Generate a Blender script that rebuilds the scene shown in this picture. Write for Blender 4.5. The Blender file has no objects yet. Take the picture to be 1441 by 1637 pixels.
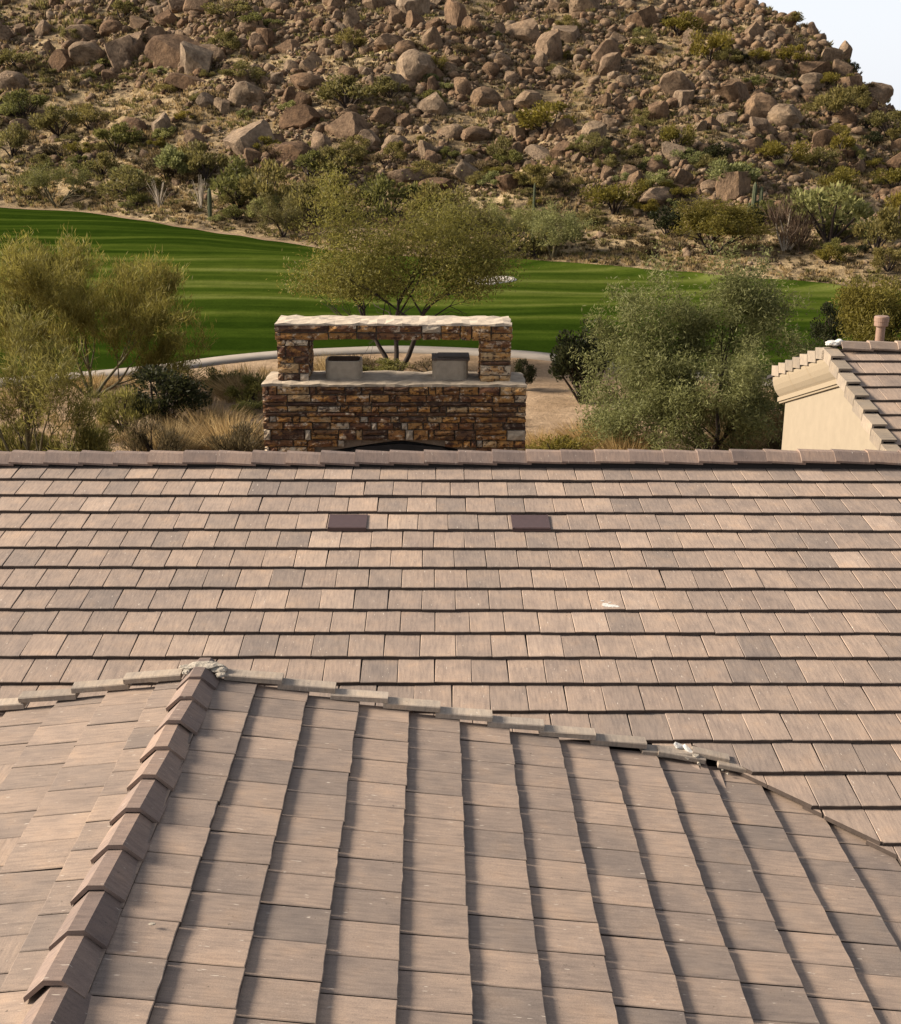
import bpy, bmesh, math, random
import numpy as np
from mathutils import Vector, Matrix, Euler

# ------------------------------------------------------------------ camera, world, sun, exposure
scene = bpy.context.scene
COL = scene.collection
FOC, PITCH, ROLL, YAW = 2022.465, -0.287547, -0.006232, -0.012805     # focal length in pixels of the 1441 px wide photo

def _cam_matrix():
    cy, sy = math.cos(YAW), math.sin(YAW); c, s = math.cos(PITCH), math.sin(PITCH); r, q = math.cos(ROLL), math.sin(ROLL)
    Rz = np.array([[cy, -sy, 0], [sy, cy, 0], [0, 0, 1]]); Rx = np.array([[1, 0, 0], [0, c, -s], [0, s, c]])
    Ry = np.array([[r, 0, q], [0, 1, 0], [-q, 0, r]])
    return Rz @ Rx @ Ry
CM = _cam_matrix()                                                     # columns: right, forward, up
cam_d = bpy.data.cameras.new('camera'); cam = bpy.data.objects.new('camera', cam_d); COL.objects.link(cam)
cam_d.sensor_fit = 'HORIZONTAL'; cam_d.sensor_width = 36; cam_d.lens = FOC / 1441 * 36
cam_d.clip_start = .1; cam_d.clip_end = 9000
m3 = Matrix(((CM[0, 0], CM[0, 2], -CM[0, 1]), (CM[1, 0], CM[1, 2], -CM[1, 1]), (CM[2, 0], CM[2, 2], -CM[2, 1])))
cam.matrix_world = m3.to_4x4()
scene.camera = cam

SUN_EL, SUN_AZ = math.radians(28), math.radians(-86)                   # azimuth from +Y (away from the camera), clockwise
SUN_DIR = Vector((math.sin(SUN_AZ) * math.cos(SUN_EL), math.cos(SUN_AZ) * math.cos(SUN_EL), math.sin(SUN_EL)))
world = bpy.data.worlds.new('World'); scene.world = world; world.use_nodes = True
wn = world.node_tree; wn.nodes.clear()
w_out = wn.nodes.new('ShaderNodeOutputWorld'); w_bg = wn.nodes.new('ShaderNodeBackground'); sky = wn.nodes.new('ShaderNodeTexSky')
sky.sky_type = 'NISHITA'; sky.sun_disc = False; sky.sun_elevation = SUN_EL; sky.sun_rotation = SUN_AZ % (2 * math.pi)
sky.dust_density = 5.0; sky.air_density = 1.0; sky.ozone_density = 1.0
w_mix = wn.nodes.new('ShaderNodeMixRGB'); w_mix.inputs['Fac'].default_value = .74
w_tc = wn.nodes.new('ShaderNodeTexCoord'); w_sep = wn.nodes.new('ShaderNodeSeparateXYZ'); w_rmp = wn.nodes.new('ShaderNodeValToRGB')
wn.links.new(w_tc.outputs['Generated'], w_sep.inputs[0]); wn.links.new(w_sep.outputs[2], w_rmp.inputs[0])
w_rmp.color_ramp.interpolation = 'EASE'                                  # dusty haze: white at the horizon, thinning towards the zenith
w_rmp.color_ramp.elements[0].position = .04; w_rmp.color_ramp.elements[0].color = (.68, .70, .74, 1)
w_rmp.color_ramp.elements[1].position = .55; w_rmp.color_ramp.elements[1].color = (.26, .27, .30, 1)
w_vec = wn.nodes.new('ShaderNodeVectorMath'); w_vec.operation = 'SCALE'; w_vec.inputs['Scale'].default_value = 10.0
wn.links.new(w_rmp.outputs[0], w_vec.inputs[0]); wn.links.new(w_vec.outputs[0], w_mix.inputs['Color2'])
wn.links.new(sky.outputs[0], w_mix.inputs['Color1']); wn.links.new(w_mix.outputs[0], w_bg.inputs[0])
w_bg.inputs[1].default_value = .08
wn.links.new(w_bg.outputs[0], w_out.inputs[0])
sun_d = bpy.data.lights.new('sun', 'SUN'); sun = bpy.data.objects.new('sun', sun_d); COL.objects.link(sun)
sun_d.energy = 5.0; sun_d.angle = math.radians(15); sun_d.color = (1.0, .88, .735)
sun.rotation_euler = (-SUN_DIR).to_track_quat('-Z', 'Y').to_euler(); sun.location = (-30, 0, 30)
scene.view_settings.view_transform = 'Standard'; scene.view_settings.look = 'None'
scene.view_settings.exposure = 1.10; scene.view_settings.gamma = 1.0; scene.view_settings.use_curve_mapping = False
scene.cycles.max_bounces = 6; scene.cycles.diffuse_bounces = 3; scene.cycles.glossy_bounces = 2
scene.cycles.transmission_bounces = 3; scene.cycles.transparent_max_bounces = 4

RNG = np.random.default_rng(11)
random.seed(11)

# ------------------------------------------------------------------ helpers
def new_mesh(name, V, F, mats, midx=None, smooth=False):
    """V (n,3) array; F list of index tuples or (n,k) array."""
    me = bpy.data.meshes.new(name)
    V = np.asarray(V, dtype=np.float32)
    if isinstance(F, np.ndarray):
        n, k = F.shape
        me.vertices.add(len(V)); me.vertices.foreach_set('co', V.ravel())
        me.loops.add(n * k); me.loops.foreach_set('vertex_index', F.astype(np.int32).ravel())
        me.polygons.add(n); me.polygons.foreach_set('loop_start', np.arange(0, n * k, k, dtype=np.int32))
        me.update(calc_edges=True)
    else:
        me.from_pydata([tuple(map(float, v)) for v in V], [], F)
    for m in (mats if isinstance(mats, (list, tuple)) else [mats]):
        me.materials.append(m)
    if midx is not None:
        me.polygons.foreach_set('material_index', np.asarray(midx, dtype=np.int32))
    if smooth:
        me.polygons.foreach_set('use_smooth', np.ones(len(me.polygons), dtype=bool))
    me.update()
    return me

def link(name, data, parent=None, loc=None, mat=None):
    o = bpy.data.objects.new(name, data); COL.objects.link(o)
    if parent is not None: o.parent = parent
    if mat is not None: o.matrix_local = mat
    elif loc is not None: o.location = loc
    return o

def tag(o, label, cat, group=None):
    o['label'] = label; o['category'] = cat
    if group: o['group'] = group
    return o

def thing(name, label, cat, loc=(0, 0, 0), group=None):
    o = link(name, None, None, loc); return tag(o, label, cat, group)

class Geo:
    def __init__(s): s.V = []; s.F = []; s.M = []
    def add(s, V, F, m=0):
        b = len(s.V); s.V += [tuple(v) for v in V]; s.F += [tuple(i + b for i in f) for f in F]; s.M += [m] * len(F)
    def box(s, x0, x1, y0, y1, z0, z1, m=0):
        s.add([(x0, y0, z0), (x1, y0, z0), (x1, y1, z0), (x0, y1, z0), (x0, y0, z1), (x1, y0, z1), (x1, y1, z1), (x0, y1, z1)],
              [(0, 3, 2, 1), (4, 5, 6, 7), (0, 1, 5, 4), (1, 2, 6, 5), (2, 3, 7, 6), (3, 0, 4, 7)], m)
    def prism(s, pts, ext, m=0):
        """closed outline of 3-D points pushed along ext"""
        n = len(pts); e = Vector(ext); V = [Vector(p) for p in pts] + [Vector(p) + e for p in pts]
        F = [tuple(range(n - 1, -1, -1)), tuple(range(n, 2 * n))] + [(i, (i + 1) % n, n + (i + 1) % n, n + i) for i in range(n)]
        s.add(V, F, m)
    def mesh(s, name, mats, smooth=False):
        me = new_mesh(name, s.V, s.F, mats, s.M, smooth)
        bm = bmesh.new(); bm.from_mesh(me); bmesh.ops.recalc_face_normals(bm, faces=bm.faces); bm.to_mesh(me); bm.free()
        return me

def vnoise(x, y, seed=0):
    """value noise on arrays, 0..1"""
    xi = np.floor(x).astype(np.int64); yi = np.floor(y).astype(np.int64); fx = x - xi; fy = y - yi
    fx = fx * fx * (3 - 2 * fx); fy = fy * fy * (3 - 2 * fy)
    def h(a, b):
        n = (a * 374761393 + b * 668265263 + seed * 982451653) & 0x7fffffff
        n = (n ^ (n >> 13)) * 1274126177 & 0x7fffffff
        return ((n ^ (n >> 16)) & 0xffff) / 65535.0
    return (h(xi, yi) * (1 - fx) + h(xi + 1, yi) * fx) * (1 - fy) + (h(xi, yi + 1) * (1 - fx) + h(xi + 1, yi + 1) * fx) * fy

# ------------------------------------------------------------------ materials
def mat_new(name):
    m = bpy.data.materials.new(name); m.use_nodes = True; nt = m.node_tree
    return m, nt, nt.nodes['Principled BSDF']
def N(nt, t, **kw):
    n = nt.nodes.new(t)
    for k, v in kw.items():
        if k.startswith('i_'): n.inputs[int(k[2:]) if k[2:].isdigit() else k[2:]].default_value = v
        else: setattr(n, k, v)
    return n
def ramp(nt, src, stops, interp='LINEAR'):
    r = nt.nodes.new('ShaderNodeValToRGB'); r.color_ramp.interpolation = interp
    e = r.color_ramp.elements
    while len(e) < len(stops): e.new(.5)
    for k, (p, c) in enumerate(stops): e[k].position = p; e[k].color = (*c, 1) if len(c) == 3 else c
    nt.links.new(src, r.inputs[0]); return r
def mixc(nt, fac, a, b, mode='MIX'):
    n = nt.nodes.new('ShaderNodeMixRGB'); n.blend_type = mode
    for i, v in ((0, fac), (1, a), (2, b)):
        if hasattr(v, 'links'): nt.links.new(v, n.inputs[i])
        else: n.inputs[i].default_value = v if i == 0 else (*v, 1)
    return n.outputs[0]
def math_n(nt, op, a, b=None, c=None):
    n = nt.nodes.new('ShaderNodeMath'); n.operation = op
    for i, v in enumerate((a, b, c)):
        if v is None: continue
        if hasattr(v, 'links'): nt.links.new(v, n.inputs[i])
        else: n.inputs[i].default_value = v
    return n.outputs[0]
def coords(nt, scale, src='Object', add=None):
    tc = N(nt, 'ShaderNodeTexCoord'); mp = N(nt, 'ShaderNodeMapping'); mp.inputs['Scale'].default_value = scale
    nt.links.new(tc.outputs[src], mp.inputs[0])
    if add is not None:
        nt.links.new(add, mp.inputs['Location'])
    return mp.outputs[0]
def noise(nt, vec, scale, detail=3, rough=.55):
    n = N(nt, 'ShaderNodeTexNoise'); n.inputs['Scale'].default_value = scale; n.inputs['Detail'].default_value = detail
    n.inputs['Roughness'].default_value = rough; nt.links.new(vec, n.inputs['Vector']); return n.outputs['Fac']
def bump(nt, b, h, strength, dist=.01):
    n = N(nt, 'ShaderNodeBump'); n.inputs['Strength'].default_value = strength; n.inputs['Distance'].default_value = dist
    nt.links.new(h, n.inputs['Height']); nt.links.new(n.outputs[0], b.inputs['Normal'])

def tile_material(name, stops, island=False, streak=(30, 5, 5), flecks=True, specular=.25, rough=.8):
    """flat concrete roof tile: a tone for each tile, brushed streaks, pale scuffs and dark specks"""
    m, nt, b = mat_new(name)
    rnd = (N(nt, 'ShaderNodeNewGeometry').outputs['Random Per Island'] if island else N(nt, 'ShaderNodeObjectInfo').outputs['Random'])
    off = math_n(nt, 'MULTIPLY', rnd, 57.0)
    base = ramp(nt, rnd, stops).outputs[0]
    v1 = coords(nt, streak, add=off); v2 = coords(nt, (1, 1, 1), add=off)
    st = noise(nt, v1, 2.0, 4, .65)
    bl = noise(nt, v2, 5.0, 3, .55)
    fine = noise(nt, v2, 160.0, 2, .7)
    c = mixc(nt, .8, base, ramp(nt, st, [(.25, (.66, .66, .68)), (.5, (.98, .98, .98)), (.75, (1.24, 1.22, 1.18))]).outputs[0], 'MULTIPLY')
    c = mixc(nt, .7, c, ramp(nt, bl, [(.3, (.78, .80, .84)), (.55, (1.0, 1.0, 1.0)), (.75, (1.16, 1.10, 1.02))]).outputs[0], 'MULTIPLY')
    c = mixc(nt, .6, c, ramp(nt, fine, [(.3, (.72, .72, .72)), (.7, (1.26, 1.26, 1.26))]).outputs[0], 'MULTIPLY')
    gp = N(nt, 'ShaderNodeNewGeometry').outputs['Position']; wz = noise(nt, gp, 1.1, 4, .65)
    c = mixc(nt, .7, c, ramp(nt, wz, [(.30, (.80, .81, .84)), (.5, (1, 1, 1)), (.70, (1.14, 1.10, 1.05))]).outputs[0], 'MULTIPLY')
    if flecks:                                                          # pale scrapes, long down the slope
        v3 = coords(nt, (55, 9, 9) if streak[0] > streak[1] else (9, 55, 9), add=off)
        fl = noise(nt, v3, 1.6, 1, .4)
        c = mixc(nt, ramp(nt, fl, [(.745, (0, 0, 0)), (.79, (.7, .7, .7))]).outputs[0], c, (.55, .48, .40))
        v4 = noise(nt, v2, 42.0, 1, .4)
        c = mixc(nt, ramp(nt, v4, [(.77, (0, 0, 0)), (.80, (.6, .6, .6))]).outputs[0], c, (.06, .05, .04))
    nt.links.new(c, b.inputs['Base Color']); b.inputs['Roughness'].default_value = rough
    b.inputs['Specular IOR Level'].default_value = specular
    h = math_n(nt, 'ADD', math_n(nt, 'MULTIPLY', st, .8), math_n(nt, 'MULTIPLY', fine, .5))
    bump(nt, b, h, .35, .004)
    return m

T_TONES = [(0.0, (.195, .156, .131)), (.14, (.225, .177, .145)), (.34, (.288, .217, .170)), (.52, (.238, .184, .149)), (.70, (.318, .239, .185)), (.86, (.265, .202, .160)), (1.0, (.365, .277, .215))]
M_TILE = tile_material('roof_tile_concrete', T_TONES, streak=(26, 3, 6))
M_TILE_I = tile_material('roof_tile_concrete_far', T_TONES, island=True, streak=(26, 3, 6))
G_TONES = [(0.0, (.180, .145, .122)), (.22, (.235, .181, .145)), (.45, (.288, .216, .166)), (.65, (.208, .163, .133)), (.84, (.310, .232, .178)), (1.0, (.252, .192, .151))]
M_GTILE = tile_material('gable_tile_concrete', G_TONES, streak=(26, 3, 6))
M_GTILE_I = tile_material('gable_tile_concrete_rest', G_TONES, island=True, streak=(26, 3, 6))
R_TONES = [(0.0, (.15, .112, .095)), (.5, (.20, .148, .122)), (1.0, (.25, .18, .14))]
M_CAP = tile_material('ridge_tile_concrete', R_TONES, streak=(3, 22, 6))
M_RAKE = tile_material('rake_tile_concrete', [(0, (.27, .222, .175)), (.5, (.32, .265, .21)), (1, (.36, .30, .24))], streak=(22, 3, 6))
S_TONES = [(0.0, (.215, .165, .132)), (.5, (.255, .194, .152)), (1.0, (.30, .227, .176))]
M_STILE = tile_material('house_tile_concrete', S_TONES, streak=(26, 3, 6), flecks=False)

def simple(name, col, rough=.8, nscale=None, var=.25, bmp=0, spec=.3, metallic=0):
    m, nt, b = mat_new(name); b.inputs['Roughness'].default_value = rough; b.inputs['Specular IOR Level'].default_value = spec
    b.inputs['Metallic'].default_value = metallic
    if nscale:
        v = coords(nt, (1, 1, 1)); n1 = noise(nt, v, nscale, 5, .6)
        c = mixc(nt, 1.0, col, ramp(nt, n1, [(.25, (1 - var,) * 3), (.75, (1 + var,) * 3)]).outputs[0], 'MULTIPLY')
        nt.links.new(c, b.inputs['Base Color'])
        if bmp: bump(nt, b, n1, bmp, .02)
    else: b.inputs['Base Color'].default_value = (*col, 1)
    return m
M_EDGE = simple('shaded_tile_edge', (.058, .043, .035), .9, 18, .3)  # dark colour paints in the shade lines on tile butts, sides and sawn edges
M_DECK = simple('roof_underlay', (.03, .026, .024), .9)
M_MORTAR = simple('pale_mortar', (.30, .265, .215), .9, 26, .4, .8)
M_WHITE = simple('white_mortar', (.50, .485, .45), .9, 14, .2, .6)
M_VENT = simple('dark_brown_painted_metal', (.060, .036, .034), .45, 20, .15, 0, .4)
M_STUCCO = simple('cream_stucco', (.250, .207, .150), .9, 5, .07, .25, .2)
M_CORN = simple('cream_cornice', (.250, .202, .140), .85, 40, .06, .15, .2)
M_PIPE = simple('brown_painted_pipe', (.22, .14, .10), .55, 25, .15, 0, .4)
M_SOOT = simple('sooty_metal_hood', (.022, .021, .021), .6, 8, .3)
M_FLUE = simple('grey_clay_flue', (.33, .27, .20), .85, 9, .18, .3)
M_FLUEIN = simple('rusty_flue_inside', (.10, .06, .04), .9, 9, .2)

def stone_material(dark=False):
    """dark red-brown and ochre veneer stone, blotched with pale lichen and lime"""
    m, nt, b = mat_new('dark_veneer_stone' if dark else 'veneer_stone')
    rnd = N(nt, 'ShaderNodeObjectInfo').outputs['Random']; off = math_n(nt, 'MULTIPLY', rnd, 91.0)
    if dark: base = ramp(nt, rnd, [(0, (.052, .030, .021)), (.3, (.080, .042, .026)), (.6, (.110, .058, .032)), (.85, (.17, .092, .044))], 'CONSTANT').outputs[0]
    else: base = ramp(nt, rnd, [(0, (.125, .056, .028)), (.18, (.24, .112, .038)), (.38, (.33, .175, .062)), (.52, (.16, .074, .033)), (.66, (.38, .25, .125)), (.80, (.27, .135, .046)), (.90, (.50, .40, .28))], 'CONSTANT').outputs[0]
    v = coords(nt, (1, 1, 1.4), add=off); n1 = noise(nt, v, 3.2, 5, .7); n2 = noise(nt, v, 6.5, 5, .72); n3 = noise(nt, v, 11, 5, .72)
    c = mixc(nt, ramp(nt, n1, [(.50, (0, 0, 0)), (.60, (.8, .8, .8) if not dark else (.4, .4, .4))]).outputs[0], base, (.42, .205, .055))
    c = mixc(nt, ramp(nt, n2, [(.55, (0, 0, 0)), (.63, (.85, .85, .85) if not dark else (.35, .35, .35))]).outputs[0], c, (.62, .50, .36))
    c = mixc(nt, ramp(nt, n3, [(.42, (.9, .9, .9)), (.50, (0, 0, 0))]).outputs[0], c, (.040, .020, .014))
    nt.links.new(c, b.inputs['Base Color']); b.inputs['Roughness'].default_value = .85; b.inputs['Specular IOR Level'].default_value = .25
    bump(nt, b, math_n(nt, 'ADD', n2, n3), .7, .015)
    return m
M_STONE = stone_material(); M_STONE_D = stone_material(True)
M_JOINT = simple('joint_mortar', (.17, .13, .095), .95, 20, .25, .4)
M_PALE = simple('pale_pinning_stone', (.34, .28, .21), .9, 12, .35, .5)

def rock_material(name, obj=True):
    m, nt, b = mat_new(name)
    rnd = N(nt, 'ShaderNodeObjectInfo').outputs['Random'] if obj else N(nt, 'ShaderNodeNewGeometry').outputs['Random Per Island']
    v = coords(nt, (1, 1, 1), 'Generated' if False else 'Object', add=math_n(nt, 'MULTIPLY', rnd, 33.0))
    base = ramp(nt, rnd, [(0, (.115, .072, .043)), (.25, (.160, .108, .067)), (.45, (.190, .142, .096)), (.6, (.125, .077, .045)), (.8, (.205, .158, .112)), (1, (.145, .092, .056))]).outputs[0]
    n1 = noise(nt, v, 1.6 if obj else .9, 6, .7); n2 = noise(nt, v, 7 if obj else 3.0, 5, .72)
    c = mixc(nt, .9, base, ramp(nt, n1, [(.32, (.42, .37, .34)), (.5, (1, 1, 1)), (.68, (1.5, 1.44, 1.34))]).outputs[0], 'MULTIPLY')
    c = mixc(nt, .8, c, ramp(nt, n2, [(.34, (.5, .47, .45)), (.6, (1.2, 1.17, 1.13))]).outputs[0], 'MULTIPLY')
    nt.links.new(c, b.inputs['Base Color']); b.inputs['Roughness'].default_value = .92; b.inputs['Specular IOR Level'].default_value = .15
    bump(nt, b, math_n(nt, 'ADD', n1, math_n(nt, 'MULTIPLY', n2, .6)), .9, .25)
    return m
M_ROCK = rock_material('granite_boulder'); M_ROCK_I = rock_material('granite_rubble', False)

def leaf_material(name, stops, trans=.5, rough=.6):
    m, nt, b = mat_new(name)
    g = N(nt, 'ShaderNodeNewGeometry'); oi = N(nt, 'ShaderNodeObjectInfo')
    c = ramp(nt, g.outputs['Random Per Island'], stops).outputs[0]
    c = mixc(nt, .6, c, ramp(nt, oi.outputs['Random'], [(0, (.75, .76, .72)), (.5, (1, 1, 1)), (1, (1.28, 1.16, .95))]).outputs[0], 'MULTIPLY')
    nt.links.new(c, b.inputs['Base Color']); b.inputs['Roughness'].default_value = rough; b.inputs['Specular IOR Level'].default_value = .2
    tr = N(nt, 'ShaderNodeBsdfTranslucent'); nt.links.new(c, tr.inputs[0])
    mx = N(nt, 'ShaderNodeMixShader'); mx.inputs[0].default_value = trans
    nt.links.new(b.outputs[0], mx.inputs[1]); nt.links.new(tr.outputs[0], mx.inputs[2])
    nt.links.new(mx.outputs[0], nt.nodes['Material Output'].inputs[0])
    return m
L_OLIVE = leaf_material('olive_leaves', [(0, (.095, .084, .026)), (.5, (.155, .134, .044)), (1, (.215, .184, .072))])
L_GREEN = leaf_material('green_leaves', [(0, (.080, .080, .022)), (.5, (.128, .126, .036)), (1, (.180, .172, .060))])
L_GREY = leaf_material('grey_green_leaves', [(0, (.105, .112, .036)), (.5, (.185, .190, .068)), (1, (.30, .30, .130))])
L_YELLOW = leaf_material('yellow_green_leaves', [(0, (.095, .080, .014)), (.5, (.150, .125, .022)), (1, (.205, .170, .040))])
L_DARK = leaf_material('dark_green_leaves', [(0, (.014, .017, .007)), (.5, (.026, .030, .011)), (1, (.045, .046, .018))])
L_PALO = leaf_material('palo_verde_twigs', [(0, (.115, .105, .024)), (.5, (.185, .165, .042)), (1, (.27, .235, .075))])
L_PALO2 = leaf_material('feathery_palo_verde_twigs', [(0, (.120, .104, .020)), (.5, (.195, .168, .036)), (1, (.28, .240, .066))])
L_MESQ = leaf_material('mesquite_leaves', [(0, (.092, .088, .018)), (.5, (.152, .142, .032)), (1, (.220, .200, .055))])
L_DEAD = leaf_material('dead_brown_twigs', [(0, (.06, .038, .026)), (.5, (.10, .066, .044)), (1, (.15, .105, .07))])
L_STRAW = leaf_material('dry_golden_grass', [(0, (.19, .13, .058)), (.5, (.32, .225, .105)), (1, (.44, .33, .17))])
L_SCRUB = leaf_material('brown_scrub', [(0, (.065, .048, .024)), (.5, (.115, .085, .042)), (1, (.17, .13, .07))])
M_BARK = simple('dark_bark', (.035, .024, .018), .9, 12, .3, .4)
M_PBARK = simple('green_grey_bark', (.10, .085, .045), .85, 12, .3, .3)
M_CACT = simple('saguaro_skin', (.065, .075, .035), .7, 6, .25, .2)
M_PALESTEM = simple('pale_dry_stems', (.32, .27, .21), .9)

# ------------------------------------------------------------------ terrain: one height function for everything that stands outdoors
def ray(px, py):
    px = np.asarray(px, float); py = np.asarray(py, float)
    d = np.stack([(px - 720.5) / FOC, np.ones_like(px + py), -(py - 818.5) / FOC], -1)
    return d @ CM.T
def az_tan(px, py):
    d = ray(px, py); return np.arctan2(d[..., 0], d[..., 1]), d[..., 2] / np.hypot(d[..., 0], d[..., 1])
def project(P):
    c = np.asarray(P, float) @ CM
    return np.stack([720.5 + FOC * c[..., 0] / c[..., 1], 818.5 - FOC * c[..., 2] / c[..., 1]], -1)
GZ = -8.5
_foot = np.array([(-500, 305, -5.2), (-200, 318, -5.8), (0, 332, -6.3), (100, 338, -6.5), (200, 350, -6.7), (330, 371, -7.1), (480, 389, -7.5), (560, 403, -7.8), (640, 414, -8.0),
                  (740, 420, -8.1), (800, 415, -8.0), (950, 430, -8.15), (1070, 438, -8.2), (1200, 452, -8.2), (1300, 460, -8.2), (1441, 470, -8.2), (1800, 490, -8.3), (2100, 500, -8.4)])
_az, _tn = az_tan(_foot[:, 0], _foot[:, 1])
A_GRID = np.radians(np.linspace(-60, 60, 961))
def smooth(v, k):
    ker = np.exp(-.5 * (np.arange(-3 * k, 3 * k + 1) / k) ** 2); ker /= ker.sum()
    return np.convolve(np.pad(v, 3 * k, mode='edge'), ker, mode='valid')
ZF = smooth(np.interp(A_GRID, _az, _foot[:, 2]), 10)
DF = smooth(np.interp(A_GRID, _az, _foot[:, 2] / _tn), 6)
_crest = np.array([(-900, -.02, 230), (-500, .12, 260), (-200, .25, 290), (0, .29, 300), (400, .30, 280), (800, .24, 235), (1000, .168, 200), (1100, .130, 178), (1160, .116, 168), (1215, .096, 159),
                   (1270, .074, 152), (1330, .054, 146), (1370, .041, 142), (1441, .018, 136), (1550, -.015, 130), (1700, -.045, 128), (1900, -.062, 126)])
_caz = az_tan(_crest[:, 0], np.full(len(_crest), 150.))[0]
DC = smooth(np.interp(A_GRID, _caz, _crest[:, 2]), 8)
ZC = smooth(np.interp(A_GRID, _caz, _crest[:, 1] * _crest[:, 2]), 6)
def ag(table, az): return np.interp(az, A_GRID, table)
def sstep(a, b, x):
    t = np.clip((x - a) / (b - a), 0, 1); return t * t * (3 - 2 * t)
def ground_z(az, d):
    k = sstep(-1.2, -.8, az) * (1 - sstep(.8, 1.2, az))
    z = GZ + (ag(ZF, az) - GZ) * sstep(52, np.maximum(ag(DF, az), 60), d) * k
    x = d * np.sin(az); y = d * np.cos(az)
    return z + (vnoise(x * .11, y * .11, 3) - .5) * .5 * sstep(55, 75, d) * k
def hill_z(az, d):
    df = ag(DF, az); dc = ag(DC, az); zf = ground_z(az, df); zc = ag(ZC, az)
    t = (d - df - 1.2) / (dc - df)
    x = d * np.sin(az); y = d * np.cos(az)
    up = zf - .08 + (zc - zf) * np.clip(t, 0, 1) ** 1.28
    down = (zc + 9.5) * sstep(0, 1, (t - 1) / 1.1)
    ns = (vnoise(x / 16, y / 16, 5) - .5) * 2.6 + (vnoise(x / 6, y / 6, 6) - .5) * 1.5 + (vnoise(x / 2.2, y / 2.2, 7) - .5) * .6
    return up - np.where(t > 1, down, 0) + ns * np.clip((d - df - 2) / 18, 0, 1)
def height(az, d):
    g = ground_z(az, d); return np.where((d > ag(DF, az) + 1.2) & (np.abs(az) < .75), np.maximum(g, hill_z(az, d)), g)
def hit(px, py):
    """the terrain point seen at a pixel of the photo: (x, y, z), vectorised"""
    px = np.atleast_1d(np.asarray(px, float)); py = np.atleast_1d(np.asarray(py, float))
    az, tn = az_tan(px, py); D = np.concatenate([np.arange(20, 60, .25), np.arange(60, 330, .4)])
    out = np.full((len(px), 3), np.nan)
    for s in range(0, len(px), 400):
        a = az[s:s + 400, None]; h = height(np.broadcast_to(a, (a.shape[0], len(D))), np.broadcast_to(D, (a.shape[0], len(D))))
        ok = h >= tn[s:s + 400, None] * D
        k = ok.argmax(1); good = ok.any(1); d = D[k]
        out[s:s + 400] = np.where(good[:, None], np.stack([d * np.sin(a[:, 0]), d * np.cos(a[:, 0]), h[np.arange(len(k)), k]], -1), np.nan)
    return out
def on(x, y):
    return float(height(np.array([math.atan2(x, y)]), np.array([math.hypot(x, y)]))[0])

def grid_mesh(name, X, Y, Z, mat, smooth_=True):
    r, c = X.shape; V = np.stack([X, Y, Z], -1).reshape(-1, 3)
    i = np.arange((r - 1) * (c - 1)); a = (i // (c - 1)) * c + i % (c - 1)
    return new_mesh(name, V, np.stack([a, a + 1, a + c + 1, a + c], -1), mat, smooth=smooth_)

def ground_material():
    m, nt, b = mat_new('decomposed_granite_soil')
    v = coords(nt, (1, 1, 1)); n1 = noise(nt, v, .16, 5, .6); n2 = noise(nt, v, 1.1, 5, .65); n3 = noise(nt, v, 9, 3, .7)
    c = ramp(nt, n1, [(.3, (.17, .115, .068)), (.5, (.27, .19, .12)), (.7, (.35, .26, .175))]).outputs[0]
    c = mixc(nt, .9, c, ramp(nt, n2, [(.3, (.6, .57, .52)), (.6, (1.1, 1.08, 1.05))]).outputs[0], 'MULTIPLY')
    c = mixc(nt, .8, c, ramp(nt, n3, [(.3, (.7, .7, .7)), (.65, (1.15, 1.15, 1.15))]).outputs[0], 'MULTIPLY')
    nt.links.new(c, b.inputs['Base Color']); b.inputs['Roughness'].default_value = .95; b.inputs['Specular IOR Level'].default_value = .1
    bump(nt, b, math_n(nt, 'ADD', n2, n3), .6, .08); return m
def hill_material():
    m, nt, b = mat_new('hillside_soil')
    v = coords(nt, (1, 1, 1)); n1 = noise(nt, v, .07, 4, .6); n2 = noise(nt, v, .5, 6, .7); n3 = noise(nt, v, 3.2, 4, .7)
    c = ramp(nt, n1, [(.32, (.195, .142, .082)), (.5, (.295, .220, .128)), (.68, (.42, .325, .195))]).outputs[0]
    c = mixc(nt, ramp(nt, n2, [(.40, (.9, .9, .9)), (.54, (0, 0, 0))]).outputs[0], c, (.075, .055, .035))
    c = mixc(nt, .9, c, ramp(nt, n3, [(.3, (.5, .48, .45)), (.62, (1.2, 1.18, 1.12))]).outputs[0], 'MULTIPLY')
    nt.links.new(c, b.inputs['Base Color']); b.inputs['Roughness'].default_value = .95; b.inputs['Specular IOR Level'].default_value = .1
    bump(nt, b, math_n(nt, 'ADD', n2, n3), .9, .3); return m
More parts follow.
